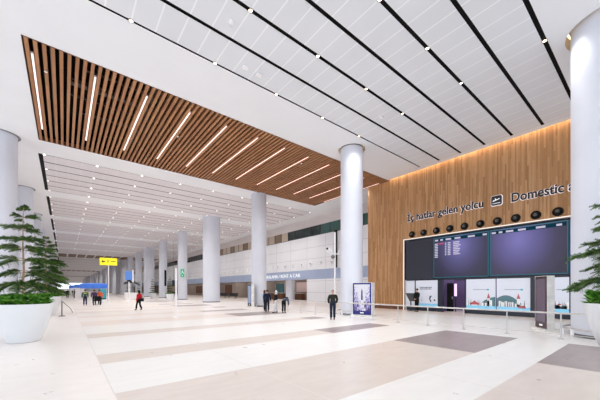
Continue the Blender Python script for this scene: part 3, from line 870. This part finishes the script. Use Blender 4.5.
# sign poles
t = thing('sign_pole', 'slim plain white pole standing in front of the exit sign column', 'pole', (5.45, 19.06, 0))
MB().cyl(0, 0, .02, 3.05, .045, 16).build('pole', 'white', t, smooth=True); MB().cyl(0, 0, 0, .03, .16, 20).build('foot_plate', 'white', t, smooth=True)
t = thing('direction_sign', 'yellow overhead direction sign on a tall pale pole', 'sign', (4.67, 46.8, 0))
MB().cyl(0, 0, .02, 4.95, .07, 16).build('pole', 'white', t, smooth=True)
MB().box(-.98, .98, -.08, .08, 4.95, 5.92).build('sign_board', 'yellow', t)
b = MB(); g = lambda u, v, d: (u, -.09+d*.008, 5.43+v)
b.prism([(-.8, 0), (-.62, .2), (-.62, .07), (-.38, .07), (-.38, -.07), (-.62, -.07), (-.62, -.2)], g, 1)
b.prism([(-.2, -.12), (-.12, -.12), (.1, .14), (.02, .16)], g, 1); b.prism([(-.2, .12), (-.05, .14), (-.05, .18), (-.2, .18)], g, 1)
b.build('arrow_pictogram', 'black', t)
MB().box(.25, .8, -.088, -.081, 5.44, 5.52).build('text_line', 'black', t)
t = thing('screen_sign', 'light blue screen sign on a pole with a white edge panel', 'sign', (5.21, 34.4, 0))
MB().cyl(0, 0, .02, 2.68, .06, 16).build('pole', 'white', t, smooth=True); MB().box(-.33, .27, -.06, .06, 2.68, 3.58).build('screen', 'bluescr', t)
MB().box(.29, .4, -.1, .1, 2.45, 3.7).build('edge_panel', 'white', t); MB().box(-.16, .16, -.1, .1, 2.5, 2.67).build('bracket', 'black', t)
t = thing('exit_sign', 'tall green exit sign with running figure on a pale column', 'exit sign', (15.0, 49.9-.9, 3.7), math.radians(-20))
MB().box(-.27, .27, -.05, .05, 0, 1.3).build('sign_board', 'green', t); MB().box(-.05, .05, .05, .2, .5, .7).build('bracket', 'grey', t)
b = MB(); g = lambda u, v, d: (u, -.06+d*.008, v)
b.prism([(-.1, .78), (.06, .78), (.1, 1.0), (-.04, 1.02)], g, 1); b.prism([(-.16, .52), (-.08, .5), (.02, .78), (-.06, .8)], g, 1); b.prism([(.02, .78), (.16, .66), (.1, .5), (.18, .52), (.24, .7), (.08, .84)], g, 1)
b.prism([(.03+.06*math.cos(i*PI/4), 1.1+.06*math.sin(i*PI/4)) for i in range(8)], g, 1)
b.prism([(-.12, .3), (.12, .3), (0, .12)], g, 1); b.build('running_figure', 'p_white', t)
t = thing('banner_panel', 'tall narrow black panel hanging on a distant pale column', 'panel', (15.5, 62.1-.9, 2.35))
MB().box(-.17, .17, -.06, .06, 0, 3.1).build('panel', 'black', t); MB().box(-.04, .04, .06, .14, 1.4, 1.6).build('bracket', 'grey', t)
o = MB().box(-.22, .22, -.06, .06, 0, 1.2).build('banner_panel', 'dgrey'); o.location = (16.9, 60.9, 2.3); tag(o, 'small dark grey hanging panel right of the tall narrow black panel', 'panel')
MB().box(-.02, .02, -.02, .02, 1.2, ZC-2.3).build('hanger', 'grey', o)

# stanchion by left planters
t = thing('stanchion', 'slim grey barrier post with a sagging belt right of the left planters', 'barrier post', (-.1, 24.2, 0))
MB().cyl(0, 0, .03, 1.0, .035, 14).build('post', 'grey', t, smooth=True); MB().cyl(0, 0, 0, .03, .17, 20).build('foot_plate', 'dgrey', t, smooth=True)
b = MB(); b.tube([(0.03, 0, .95), (.2, .8, .72), (.42, 1.8, .45), (.6, 2.6, .06)], .02, 6); b.build('belt', 'dgrey', t)

# ------------------------------------------------------------ planters with trees
def make_foliage(seed, H0, H1, tiers, lmax, parent, dens=1.0):
    r = random.Random(seed)
    b = MB(); br = MB()
    for ti in range(tiers):
        f = ti/(tiers-1); z = H0+(H1-H0)*(f**.93)
        L = lmax*(1-f)**.62*(.86+.28*r.random())+.10
        nb = r.choice((4, 5, 5, 6)) if f < .85 else 4
        off = r.random()*6
        for k in range(nb):
            a = off+2*PI*k/nb+r.uniform(-.35, .35); l = L*r.uniform(.6, 1.15); z = H0+(H1-H0)*(f**.93)+r.uniform(-.07, .07)
            d = Vector((math.cos(a), math.sin(a), 0)); s_ = Vector((-d.y, d.x, 0))
            rise = .22*l*(f-.15); pts = []
            for q in range(6):
                tq = q/5; pts.append(d*(l*tq)+Vector((0, 0, z+rise*tq*1.6-.26*l*tq*tq*(1.2-f))))
            br.tube(pts, [.012*(1-.7*q/5) for q in range(6)], 5)
            nt = max(4, int(l*13*dens))
            for q in range(nt+1):
                tq = .2+.8*q/nt; i0 = min(4, int(tq*5)); fr = tq*5-i0
                p = pts[i0].lerp(pts[i0+1], fr); wl = (.26*l*(1-.55*tq)+.12)*r.uniform(.65, 1.25)
                for sd in ((-1, 0, 1) if q < nt else (0, .4, -.4)):
                    dirn = (d*(.8 if sd else .7)+s_*sd*.8+Vector((0, 0, r.uniform(-.35, .3) if sd else r.uniform(.1, .8)))).normalized()
                    wq = wl*(1 if sd else .6)
                    m_ = max(3, int(wq/.034)); side = dirn.cross(Vector((0, 0, 1))).normalized(); upv = side.cross(dirn)
                    for c in range(m_):
                        pc = p+dirn*(wq*c/m_)+Vector((0, 0, -.3*wq*(c/m_)**2)); e = .05*(1-.35*c/m_)
                        for w_ in (side, -side, (upv+side*.5).normalized(), (side*.5-upv).normalized()):
                            tip = pc+w_*e+dirn*.05; b.add([pc-dirn*.016, pc+dirn*.022, tip], [(0, 1, 2)])
    NOFIX.add('foliage')
    b.build('foliage', 'needle', parent); br.build('branches', 'trunk', parent)
def make_under(seed, R, z, parent, hmax):
    r = random.Random(seed); b = MB(); fl = MB()
    for i in range(260):
        a = r.random()*2*PI; q = math.sqrt(r.random())*R; x, y_ = q*math.cos(a), q*math.sin(a)
        for k in range(3):
            aa = r.random()*2*PI; ln_ = r.uniform(.13, .27); w = ln_*.3; up = r.uniform(.5, 1.3)
            d = Vector((math.cos(aa), math.sin(aa), up)).normalized(); s_ = Vector((-math.sin(aa), math.cos(aa), 0))
            p0 = Vector((x, y_, z+r.uniform(0, hmax*.6))); m1 = p0+d*ln_*.5; e = p0+d*ln_*.8+Vector((math.cos(aa), math.sin(aa), -.3))*ln_*.35
            b.add([p0, m1+s_*w, e, m1-s_*w], [(0, 1, 2), (0, 2, 3)])
    for i in range(26):
        a = r.random()*2*PI; q = (.45+.5*r.random())*R; c = Vector((q*math.cos(a), q*math.sin(a), z+r.uniform(.16, .32)))
        for k in range(5):
            aa = 2*PI*k/5; d = Vector((math.cos(aa), math.sin(aa), .35))*.06; s_ = Vector((-math.sin(aa), math.cos(aa), 0))*.03
            fl.add([c, c+d*.6+s_, c+d, c+d*.6-s_], [(0, 1, 2, 3)])
    NOFIX.add('leafy_underplanting'); b.build('leafy_underplanting', 'leaf', parent); fl.build('white_flowers', 'petal', parent)
def potted(loc, label, seed, H1, lmax, tiers=9, z0=1.85, rim=.78, dens=1.0, under=True, uh=.32):
    t = thing('potted_tree', label, 'potted tree', loc, seed*1.3, group='potted trees in white bowl planters')
    k = rim/.8
    b = MB(); b.lathe([(.42*k, 0), (.455*k, .04), (.58*k, .35), (.7*k, .75), (.775*k, 1.1), (rim, 1.25), (rim-.015, 1.262), (rim-.05, 1.25), (rim-.1, 1.12)], 56); b.build('planter_bowl', 'planter', t, smooth=True, auto=50)
    b = MB(); b.lathe([(rim-.09, 1.14), (.3, 1.2), (.001, 1.22)], 40, cap=False); b.build('soil', 'soil', t, smooth=True)
    b = MB(); r = random.Random(seed); b.tube([(r.uniform(-.012, .012), r.uniform(-.012, .012), 1.18+(H1-1.18)*i/8) for i in range(9)], [.042-.034*i/8 for i in range(9)], 10); b.build('trunk', 'trunk', t, smooth=True)
    make_foliage(seed, z0, H1, tiers, lmax, t, dens)
    if under: make_under(seed+50, rim-.08, 1.2, t, uh)
    return t
potted((-1.05, 13.35, 0), 'white bowl planter with conifer tree and white flowers at the left edge', 3, 4.42, .98, 8, z0=1.95, dens=.85, uh=.5)
potted((-.9, 25.55, 0), 'white bowl planter with conifer partly behind the near left planter', 5, 5.1, 1.1, 14, dens=1.5)
potted((12.7, .74, 0), 'white bowl planter with drooping conifer at the right edge before the thick column', 8, 4.35, 1.12, 8, z0=2.05, dens=1.0, uh=.6).scale = (1.04, 1.04, 1.05)
far = potted((12.8, 47.9, 0), 'small distant white planter with tree just left of the plain white pole', 11, 4.3, .55, 7, dens=.6)
far.scale = (.8, .8, .8)
for loc, lab in (((12.8, 59.2, 0), 'distant white planter with tree behind the woman in red'), ((12.8, 72.4, 0), 'more distant white planter with tree left of the woman in red'), ((12.8, 86, 0), 'farthest white planter with tree near the yellow sign pole')):
    dup(far, loc, loc[1], lab)

# ------------------------------------------------------------ kiosks in the distance
def canopy(loc, w, d, label, poles=True):
    t = thing('canopy', label, 'canopy', loc, group='blue canopies far down the hall')
    b = MB(); h = w/2; g = d/2
    b.add([(-h, -g, 1.85), (h, -g, 1.85), (h, g, 1.85), (-h, g, 1.85), (-h, -g, 2.6), (h, -g, 2.6), (h, g, 2.6), (-h, g, 2.6), (-h*.8, 0, 2.75), (h*.8, 0, 2.75)],
          [(0, 1, 5, 4), (1, 2, 6, 5), (2, 3, 7, 6), (3, 0, 4, 7), (4, 5, 9, 8), (5, 6, 9), (6, 7, 8, 9), (7, 4, 8)])
    b.build('canopy_cloth', 'blue', t)
    for sx in (-1, 1):
        for sy in (-1, 1): MB().cyl(sx*(h-.15), sy*(g-.15), 0, 2.4, .05, 8).build('pole', 'white', t)
    return t
canopy((4.0, 62, 0), 3.7, 3, 'nearest bright blue canopy behind the travellers with the wheelchair')
canopy((2.6, 80, 0), 1.7, 3, 'second blue canopy left of and behind the nearest one')
canopy((1.9, 100, 0), 1.7, 3, 'farthest small blue canopy near the bright end of the hall')
t = thing('service_desk', 'white service desk under the second blue canopy', 'desk', (2.4, 76, 0)); MB().box(-.9, .9, -.4, .4, 0, 1.9).build('desk_body', 'white', t); MB().box(-1.0, 1.0, -.45, .45, 1.9, 1.97).build('desk_top', 'white', t)
t = thing('vending_box', 'turquoise box unit right of the orange-clad traveller', 'vending machine', (5.15, 60, 0)); MB().box(-.5, .5, -.4, .4, .15, 1.75).build('cabinet', 'tealbox', t, bevel=.08); MB().box(-.45, .45, -.35, .35, 0, .15).build('plinth', 'dgrey', t)
t = thing('information_counter', 'white counter with dark raised top beyond the blue screen sign', 'counter', (8.6, 54, 0)); MB().box(-1.1, 1.1, -.4, .4, 0, 1.15).build('counter_body', 'white', t, bevel=.03)
b = MB(); b.add([(-1.2, -.35, 2.5), (.2, -.35, 2.75), (1.1, -.35, 2.3), (1.1, .35, 2.3), (.2, .35, 2.75), (-1.2, .35, 2.5), (-1.0, -.35, 2.9), (.2, -.35, 3.05), (1.0, -.35, 2.6), (1.0, .35, 2.6), (.2, .35, 3.05), (-1.0, .35, 2.9)],
   [(0, 1, 7, 6), (1, 2, 8, 7), (5, 11, 10, 4), (4, 10, 9, 3), (6, 7, 10, 11), (7, 8, 9, 10), (0, 5, 4, 1), (1, 4, 3, 2), (0, 6, 11, 5), (2, 3, 9, 8)]); b.build('dark_canopy', 'dgrey', t)
MB().box(-.06, .06, -.05, .05, 1.15, 2.62).build('support', 'dgrey', t)

# ------------------------------------------------------------ people
def skin_obj(name, V, E, R, m, parent, root=0, sub=2):
    me = bpy.data.meshes.new(name); me.from_pydata(V, E, []); me.materials.append(M[m])
    o = bpy.data.objects.new(name, me); C.objects.link(o); o.parent = parent
    sk = o.modifiers.new('skin', 'SKIN'); sk.use_smooth_shade = True
    if not me.skin_vertices: 
        try: me.skin_vertices.new()
        except Exception: me.attributes.new
    for i, d in enumerate(me.skin_vertices[0].data):
        r_ = R[i]; d.radius = r_ if isinstance(r_, tuple) else (r_, r_); d.use_root = (i == root)
    ss = o.modifiers.new('sub', 'SUBSURF'); ss.levels = sub; ss.render_levels = sub
    # bake the modifiers into plain mesh data
    dg = bpy.context.evaluated_depsgraph_get(); dg.update()
    nm = bpy.data.meshes.new_from_object(o.evaluated_get(dg)); o.modifiers.clear(); o.data = nm
    if not nm.materials: nm.materials.append(M[m])
    for p in nm.polygons: p.use_smooth = True
    return o

def person(loc, rz, H, label, top='cloth black', legs='cloth navy', hair='hair black', pose=None, headwrap=False, bald=False, coat=0, female=False, extra=None, group=None):
    t = thing('person', label, 'person', loc, rz, group)
    k = H/1.75; p = dict(lean=0, armL=None, armR=None, legL=(0, 0), legR=(0, 0)); p.update(pose or {})
    ln_ = p['lean']
    piv = Vector((0, 0, .93))
    def up(v):
        v = Vector(v)-piv; c, s_ = math.cos(ln_), math.sin(ln_)
        return Vector((v.x, v.y*c+v.z*s_, -v.y*s_+v.z*c))+piv
    V = []; E = []; R = []; IX = {}
    def vt(n, co_, r, par=None):
        IX[n] = len(V); V.append(tuple(Vector(co_)*k)); R.append(tuple(x*k for x in r) if isinstance(r, tuple) else r*k)
        if par: E.append((IX[par], IX[n]))
    sw = .165 if female else .19
    vt('pelvis', (0, 0, .95), (.145, .105)); vt('waist', up((0, 0, 1.1)), (.125, .095), 'pelvis'); vt('chest', up((0, 0, 1.3)), (.15, .105), 'waist')
    vt('collar', up((0, -.01, 1.42)), (.1, .075), 'chest'); vt('nape', up((0, -.008, 1.475)), (.07, .062), 'collar'); vt('neck', up((0, 0, 1.51)), .05, 'nape')
    vt('jaw', up((0, .02, 1.57)), (.06, .068), 'neck'); vt('brow', up((0, .015, 1.655)), (.074, .09), 'jaw'); vt('crown', up((0, 0, 1.715)), (.05, .06), 'brow')
    J = {}
    for s_, sd in ((-1, 'L'), (1, 'R')):
        hx = .095*s_
        fwd, kb = p['leg'+sd]           # ankle forward offset, knee bend
        hip = Vector((hx, 0, .9)); ank = Vector((hx*1.05, fwd, .085+abs(min(0, fwd))*.12)); kn = (hip+ank)/2+Vector((0, .03+kb, .01))
        vt('hip'+sd, hip, .088, 'pelvis'); vt('knee'+sd, kn, .056, 'hip'+sd); vt('ankle'+sd, ank, .04, 'knee'+sd); vt('heel'+sd, ank+Vector((0, .0, -.045)), .036, 'ankle'+sd); vt('toe'+sd, ank+Vector((0, .17, -.055)), (.04, .026), 'heel'+sd)
        sh = up((sw*s_, 0, 1.40)); arm = p['arm'+sd] or ((.25*s_, -.02, 1.12), (.26*s_, .06, .86))
        el, wr = up(arm[0]) if ln_ and p['arm'+sd] is None else Vector(arm[0]), up(arm[1]) if ln_ and p['arm'+sd] is None else Vector(arm[1])
        vt('shoulder'+sd, sh, .06, 'collar'); vt('elbow'+sd, el, .042, 'shoulder'+sd); vt('wrist'+sd, wr, (.026, .022), 'elbow'+sd)
        d = (wr-el).normalized(); palm = wr+d*.06; vt('palm'+sd, palm, (.034, .018), 'wrist'+sd)
        sdv = d.cross(Vector((0, 1, 0))); sdv = (sdv if sdv.length > .2 else Vector((1, 0, 0))).normalized(); cv = d.cross(sdv)
        for fi, (o_, L_) in enumerate(((-.027, .062), (-.009, .074), (.009, .07), (.027, .055))):
            b0_ = palm+d*.03+cv*o_; vt(f'f{fi}{sd}', b0_, .0095, 'palm'+sd); vt(f'g{fi}{sd}', b0_+d*L_*.55, .0085, f'f{fi}{sd}'); vt(f'h{fi}{sd}', b0_+d*L_*.9-sdv*s_*.02, .007, f'g{fi}{sd}')
        vt('th'+sd, palm-cv*.036+d*.0, .011, 'palm'+sd); vt('tt'+sd, palm-cv*.055+d*.045, .009, 'th'+sd)
    # nose and ears
    vt('nose', up((0, .105, 1.625)), .013, 'brow')
    body = skin_obj('body', V, E, R, 'skin', t)
    def garment(name, keys, m, grow, over={}):
        V2 = []; R2 = []; mp = {}
        for n in keys:
            mp[IX[n]] = len(V2); v = Vector(V[IX[n]]); V2.append(tuple(v)); r_ = over.get(n, R[IX[n]])
            r_ = r_ if isinstance(r_, tuple) else (r_, r_); R2.append(tuple(x+grow*k for x in r_))
        E2 = [(mp[a], mp[c]) for a, c in E if a in mp and c in mp]
        return skin_obj(name, V2, E2, R2, m, t)
    g1 = garment('trousers' if not p.get('skirt') else 'skirt', ['pelvis', 'waist', 'hipL', 'kneeL', 'ankleL', 'hipR', 'kneeR', 'ankleR'], legs, .024, {'ankleL': .05*k, 'ankleR': .05*k, 'waist': (.11*k, .085*k)})
    keys = ['waist', 'pelvis', 'chest', 'collar', 'nape', 'shoulderL', 'elbowL', 'wristL', 'shoulderR', 'elbowR', 'wristR']
    ov = {'wristL': .03*k, 'wristR': .03*k, 'elbowL': .042*k, 'elbowR': .042*k, 'collar': (.15*k, .085*k), 'nape': (.08*k, .068*k), 'shoulderL': .07*k, 'shoulderR': .07*k}
    if coat: ov['pelvis'] = (.17*k, .13*k)
    garment('jacket' if not female else 'coat', ['pelvis']+[q for q in keys if q != 'pelvis'], top, .034, ov)
    for sd in 'LR': garment('shoe', ['ankle'+sd, 'heel'+sd, 'toe'+sd], 'shoe', .016)
    c = up((0, .0, 1.655))*k
    b = MB()
    n = 16
    if headwrap:
        b.ball((0, -.03*k, 0), .112*k, 18, sz=1.12, sy=.95); b.lathe([(.12*k, -.2*k), (.085*k, -.1*k), (.07*k, .0)], 18, 0, -.02*k)
    else:
        rr_ = .097*k if not bald else .09*k
        vs = []; prof = []
        for j in range(9):
            ph = PI*(.62 if not bald else .5)*j/8; prof.append((max(.001, rr_*math.sin(ph)), rr_*1.15*math.cos(ph)))
        b.lathe(prof, 18, 0, -.018*k, cap=False)
        if female: b.lathe([(.09*k, 0), (.095*k, -.1*k), (.06*k, -.2*k)], 14, 0, -.035*k)
    hobj = b.build('headscarf' if headwrap else 'hair', hair, t, smooth=True, auto=80); hobj.location = c+Vector((0, 0, .0)); hobj.rotation_euler = (-ln_, 0, 0)
    if p.get('ears', True) and not headwrap:
        for s_ in (-1, 1):
            b = MB(); b.ball((0, 0, 0), .03*k, 8, sx=.35, sz=1.1); o = b.build('ear', 'skin', t, smooth=True); o.location = up((s_*.088, .01, 1.625))*k
    for s_ in (-1, 1):
        b = MB(); b.ball((0, 0, 0), .011*k, 8); o = b.build('eye', 'cloth black', t, smooth=True); o.location = up((s_*.032, .1, 1.645))*k
    b = MB(); b.box(-.024*k, .024*k, -.005*k, .005*k, -.005*k, .005*k); o = b.build('mouth', 'cloth darkred', t); o.location = up((0, .092, 1.57))*k
    return t, k
def face(dx_, dy_): return math.atan2(-dx_, dy_)   # rz so that local +y looks along (dx,dy)

person((11.9, 11.75, 0), face(.6, .8), 1.71, 'grey-haired man seen from behind in a dark jacket near the guardrail', 'jacket dark green', 'cloth navy', 'hair grey',
       dict(armL=((-.255, -.02, 1.15), (-.2, .12, .96)), armR=((.255, -.02, 1.15), (.2, .12, .96)), legL=(.0, 0), legR=(.06, 0)), bald=True, coat=1)
person((12.1, 18.95, 0), face(.5, .8), 1.68, 'person in navy clothes with brown hair at the front of the travellers group', 'cloth navy', 'cloth navy', 'hair brown',
       dict(armL=((-.26, .05, 1.12), (-.2, .25, 1.05))), coat=1)
person((12.45, 19.85, 0), face(.9, -.1), 1.66, 'person in a teal top standing behind the one in navy', 'cloth teal', 'cloth black', 'hair brown', dict(armR=((.3, .05, 1.12), (.32, .25, 1.1))), female=True)
person((12.15, 17.85, 0), face(-.6, .2), 1.62, 'person in a white headscarf, black coat and white trousers', 'cloth black', 'cloth white', 'cloth white', dict(legL=(.16, .02), legR=(-.14, .03), armL=((-.26, .1, 1.1), (-.24, .3, 1.0))), headwrap=True, female=True, coat=1)
person((12.5, 17.35, 0), face(.8, .5), 1.6, 'person in a grey blue top bending forward at the right of the group', 'cloth greyblue', 'cloth black', 'hair black', dict(lean=1.25, armL=((-.2, .5, .8), (-.15, .62, .6)), armR=((.2, .5, .8), (.15, .62, .6))))
person((21.2, 11.85, 0), face(-.9, .35), 1.78, 'guard in a dark suit standing beside the black lectern', 'cloth black', 'cloth black', 'hair black', dict(armL=((-.24, .05, 1.12), (-.08, .16, .98)), armR=((.24, .05, 1.12), (.08, .16, .98))))
tr, k_ = person((4.85, 27.3, 0), face(-.7, .7), 1.6, 'woman in a red jacket walking with a black shoulder bag', 'cloth red', 'cloth black', 'hair black', dict(legL=(.2, .02), legR=(-.2, .04), armR=((.3, -.05, 1.1), (.28, .08, .9))), female=True)
b = MB(); b.box(.0, .1, -.15, .15, 0, .26); b.tube([(.05, -.12, .25), (-.05, -.03, .62), (.05, .12, .25)], .012, 6); o = b.build('shoulder_bag', 'cloth black', bevel=.02)
o.location = (5.0, 27.08, .72); o.rotation_euler = (0, 0, .6); tag(o, 'black shoulder bag hanging beside the woman in the red jacket', 'bag')
person((1.75, 38.4, 0), face(.0, 1), 1.7, 'person in a yellow-striped grey green jacket walking away', 'cloth greengrey', 'cloth navy', 'hair black', dict(legL=(.14, .02), legR=(-.12, .02)), coat=1)
v_ = MB(); v_.lathe([(.215, 1.26), (.222, 1.3), (.215, 1.36)], 20, cap=False, sy=.75); vo = v_.build('reflective_vest', 'cloth vest', bpy.data.objects['person.007'], smooth=True)
person((2.6, 39.2, 0), face(0, 1), 1.66, 'person in purple pushing the wheelchair next to the one in orange', 'cloth purple', 'cloth black', 'hair black', dict(armR=((.25, .15, 1.12), (.2, .36, 1.0))))
person((3.15, 39.8, 0), face(0, 1), 1.66, 'person in an orange jacket walking behind the wheelchair', 'cloth orange', 'cloth black', 'hair brown', dict(legL=(.1, 0), legR=(-.1, .02)), coat=1)
for j, (x, yy, lab, tp) in enumerate(((.55, 72, 'tiny distant person in dark clothes leftmost near the bright end', 'cloth black'), (1.55, 70, 'tiny distant person in dark clothes left of the second canopy', 'cloth black'), (1.7, 84, 'tiny distant person in navy below the farthest canopy', 'cloth navy'), (2.9, 80, 'tiny distant person under the second blue canopy', 'cloth greyblue'))):
    person((x, yy, 0), j*1.7, 1.7, lab, tp, 'cloth black', 'hair black')
# wheelchair
t = thing('wheelchair', 'black wheelchair pushed along the hall beside the person in orange', 'wheelchair', (2.75, 37.9, 0), .0)
for s_ in (-1, 1):
    n = 24; b = MB(); b.tube([(s_*.3, .3*math.cos(2*PI*i/n), .31+.3*math.sin(2*PI*i/n)) for i in range(n+1)], .022, 6)
    for i in range(6): a = PI*i/6; b.tube([(s_*.3, .29*math.cos(a), .31+.29*math.sin(a)), (s_*.3, -.29*math.cos(a), .31-.29*math.sin(a))], .004, 4)
    b.build('wheel', 'black', t)
    b = MB(); b.tube([(s_*.27, -.3, 1.0), (s_*.27, -.2, .95), (s_*.27, -.2, .5), (s_*.27, .4, .12)], .015, 6); b.build('side_frame', 'dgrey', t)
    b = MB(); b.tube([(s_*.27, .42+.0*i, .09) for i in range(1)]+[(s_*.27+.03*s_, .42, .09)], .08, 12); b.build('caster', 'black', t)
MB().box(-.25, .25, -.2, .25, .46, .52).build('seat', 'cloth black', t); MB().box(-.25, .25, -.24, -.2, .5, .98).build('backrest', 'cloth black', t)
MB().box(-.2, .2, .4, .55, .1, .13).build('footrest', 'dgrey', t)

# ------------------------------------------------------------ outer shell
b = MB(); b.box(XL, XR, YE-.2, YE, 0, 2.0); struct(b.build('wall_end', 'white'))
b = MB()
for i in range(9):
    yv = YB+i*6.1
    b.box(XL-.1, XL+.1, yv-.06, yv+.06, 0, ZC-.3)
for z in (2.6, 5.2, 7.8): b.box(XL-.06, XL+.06, YB, 36, z-.04, z+.04)
struct(b.build('window_wall_left', 'white'))
struct(MB().box(-8.2, -8, 29, YE, 0, ZC-.002).build('wall_left', 'fascia'))
b = MB(); b.box(26, XR, YB, 17.2, 0, 13, 0); 
b = MB(); b.box(31.8, 32, YB, YE, 0, 13.1); struct(b.build('wall_outer', 'white'))

# ------------------------------------------------------------ light
w = bpy.data.worlds.new('world'); S.world = w; w.use_nodes = True
bg = w.node_tree.nodes['Background']; bg.inputs[0].default_value = (.90, .95, 1.0, 1); bg.inputs[1].default_value = 1.95
def area(name, loc, sx, sy, e, col, rot=(0, 0, 0)):
    l = bpy.data.lights.new(name, 'AREA'); l.shape = 'RECTANGLE'; l.size = sx; l.size_y = sy; l.energy = e; l.color = col
    o = bpy.data.objects.new(name, l); C.objects.link(o); o.location = loc; o.rotation_euler = rot; return o
area('recess_lamp', (27.8, 48, 3.0), 3, 34, 170, (1, .9, .8))
area('recess_lamp', (27.8, 90, 3.0), 3, 44, 170, (1, .9, .8))
area('room_fill', (24.2, 8, 2.55), 2.5, 7, 80, (.9, .8, 1))  # unseen area light added to lighten the inner room
def spot(loc, e, col=(1, .97, .93), ang=150):
    l = bpy.data.lights.new('downlight_or_fill_spot', 'SPOT'); l.energy = e; l.color = col; l.spot_size = math.radians(ang); l.spot_blend = .9; l.shadow_soft_size = .12
    o = bpy.data.objects.new('downlight_or_fill_spot', l); C.objects.link(o); o.location = loc
for sy in (11.8, 8.8, 5.8):
    for x in (4.95, 8.05, 11.15, 14.25): spot((x, sy, ZC-.05), 340)
spot((14.25, 2.8, ZC-.05), 300)
for i in range(12):
    for yy in (17.8, 21.4): spot((-1.0+2.1*i, yy, ZC-.03), 170, (1, .97, .95))  # fill spots added at the strip lights; no downlights sit here
for k in range(2, 8):
    for x in (2.0, 7.0, 11.0, 21.5):
        for q in (.25, .75): spot((x, fields[k][2]+9.7*q, ZC-.05), {2: 760, 3: 680, 4: 560, 5: 480, 6: 440, 7: 420}[k])
for k in range(8, 44, 2):
    for x in (6, 18): spot((x, fields[k][2]+4.8, ZC-.05), 2000)  # bare fill spots added to brighten the far hall, no fittings modelled
S.view_settings.view_transform = 'Standard'; S.view_settings.look = 'None'; S.view_settings.gamma = 1
S.view_settings.use_curve_mapping = False; S.view_settings.exposure = 0
S.cycles.use_denoising = True
S.cycles.max_bounces = 10; S.cycles.diffuse_bounces = 6; S.cycles.glossy_bounces = 4
S.cycles.sample_clamp_indirect = 8
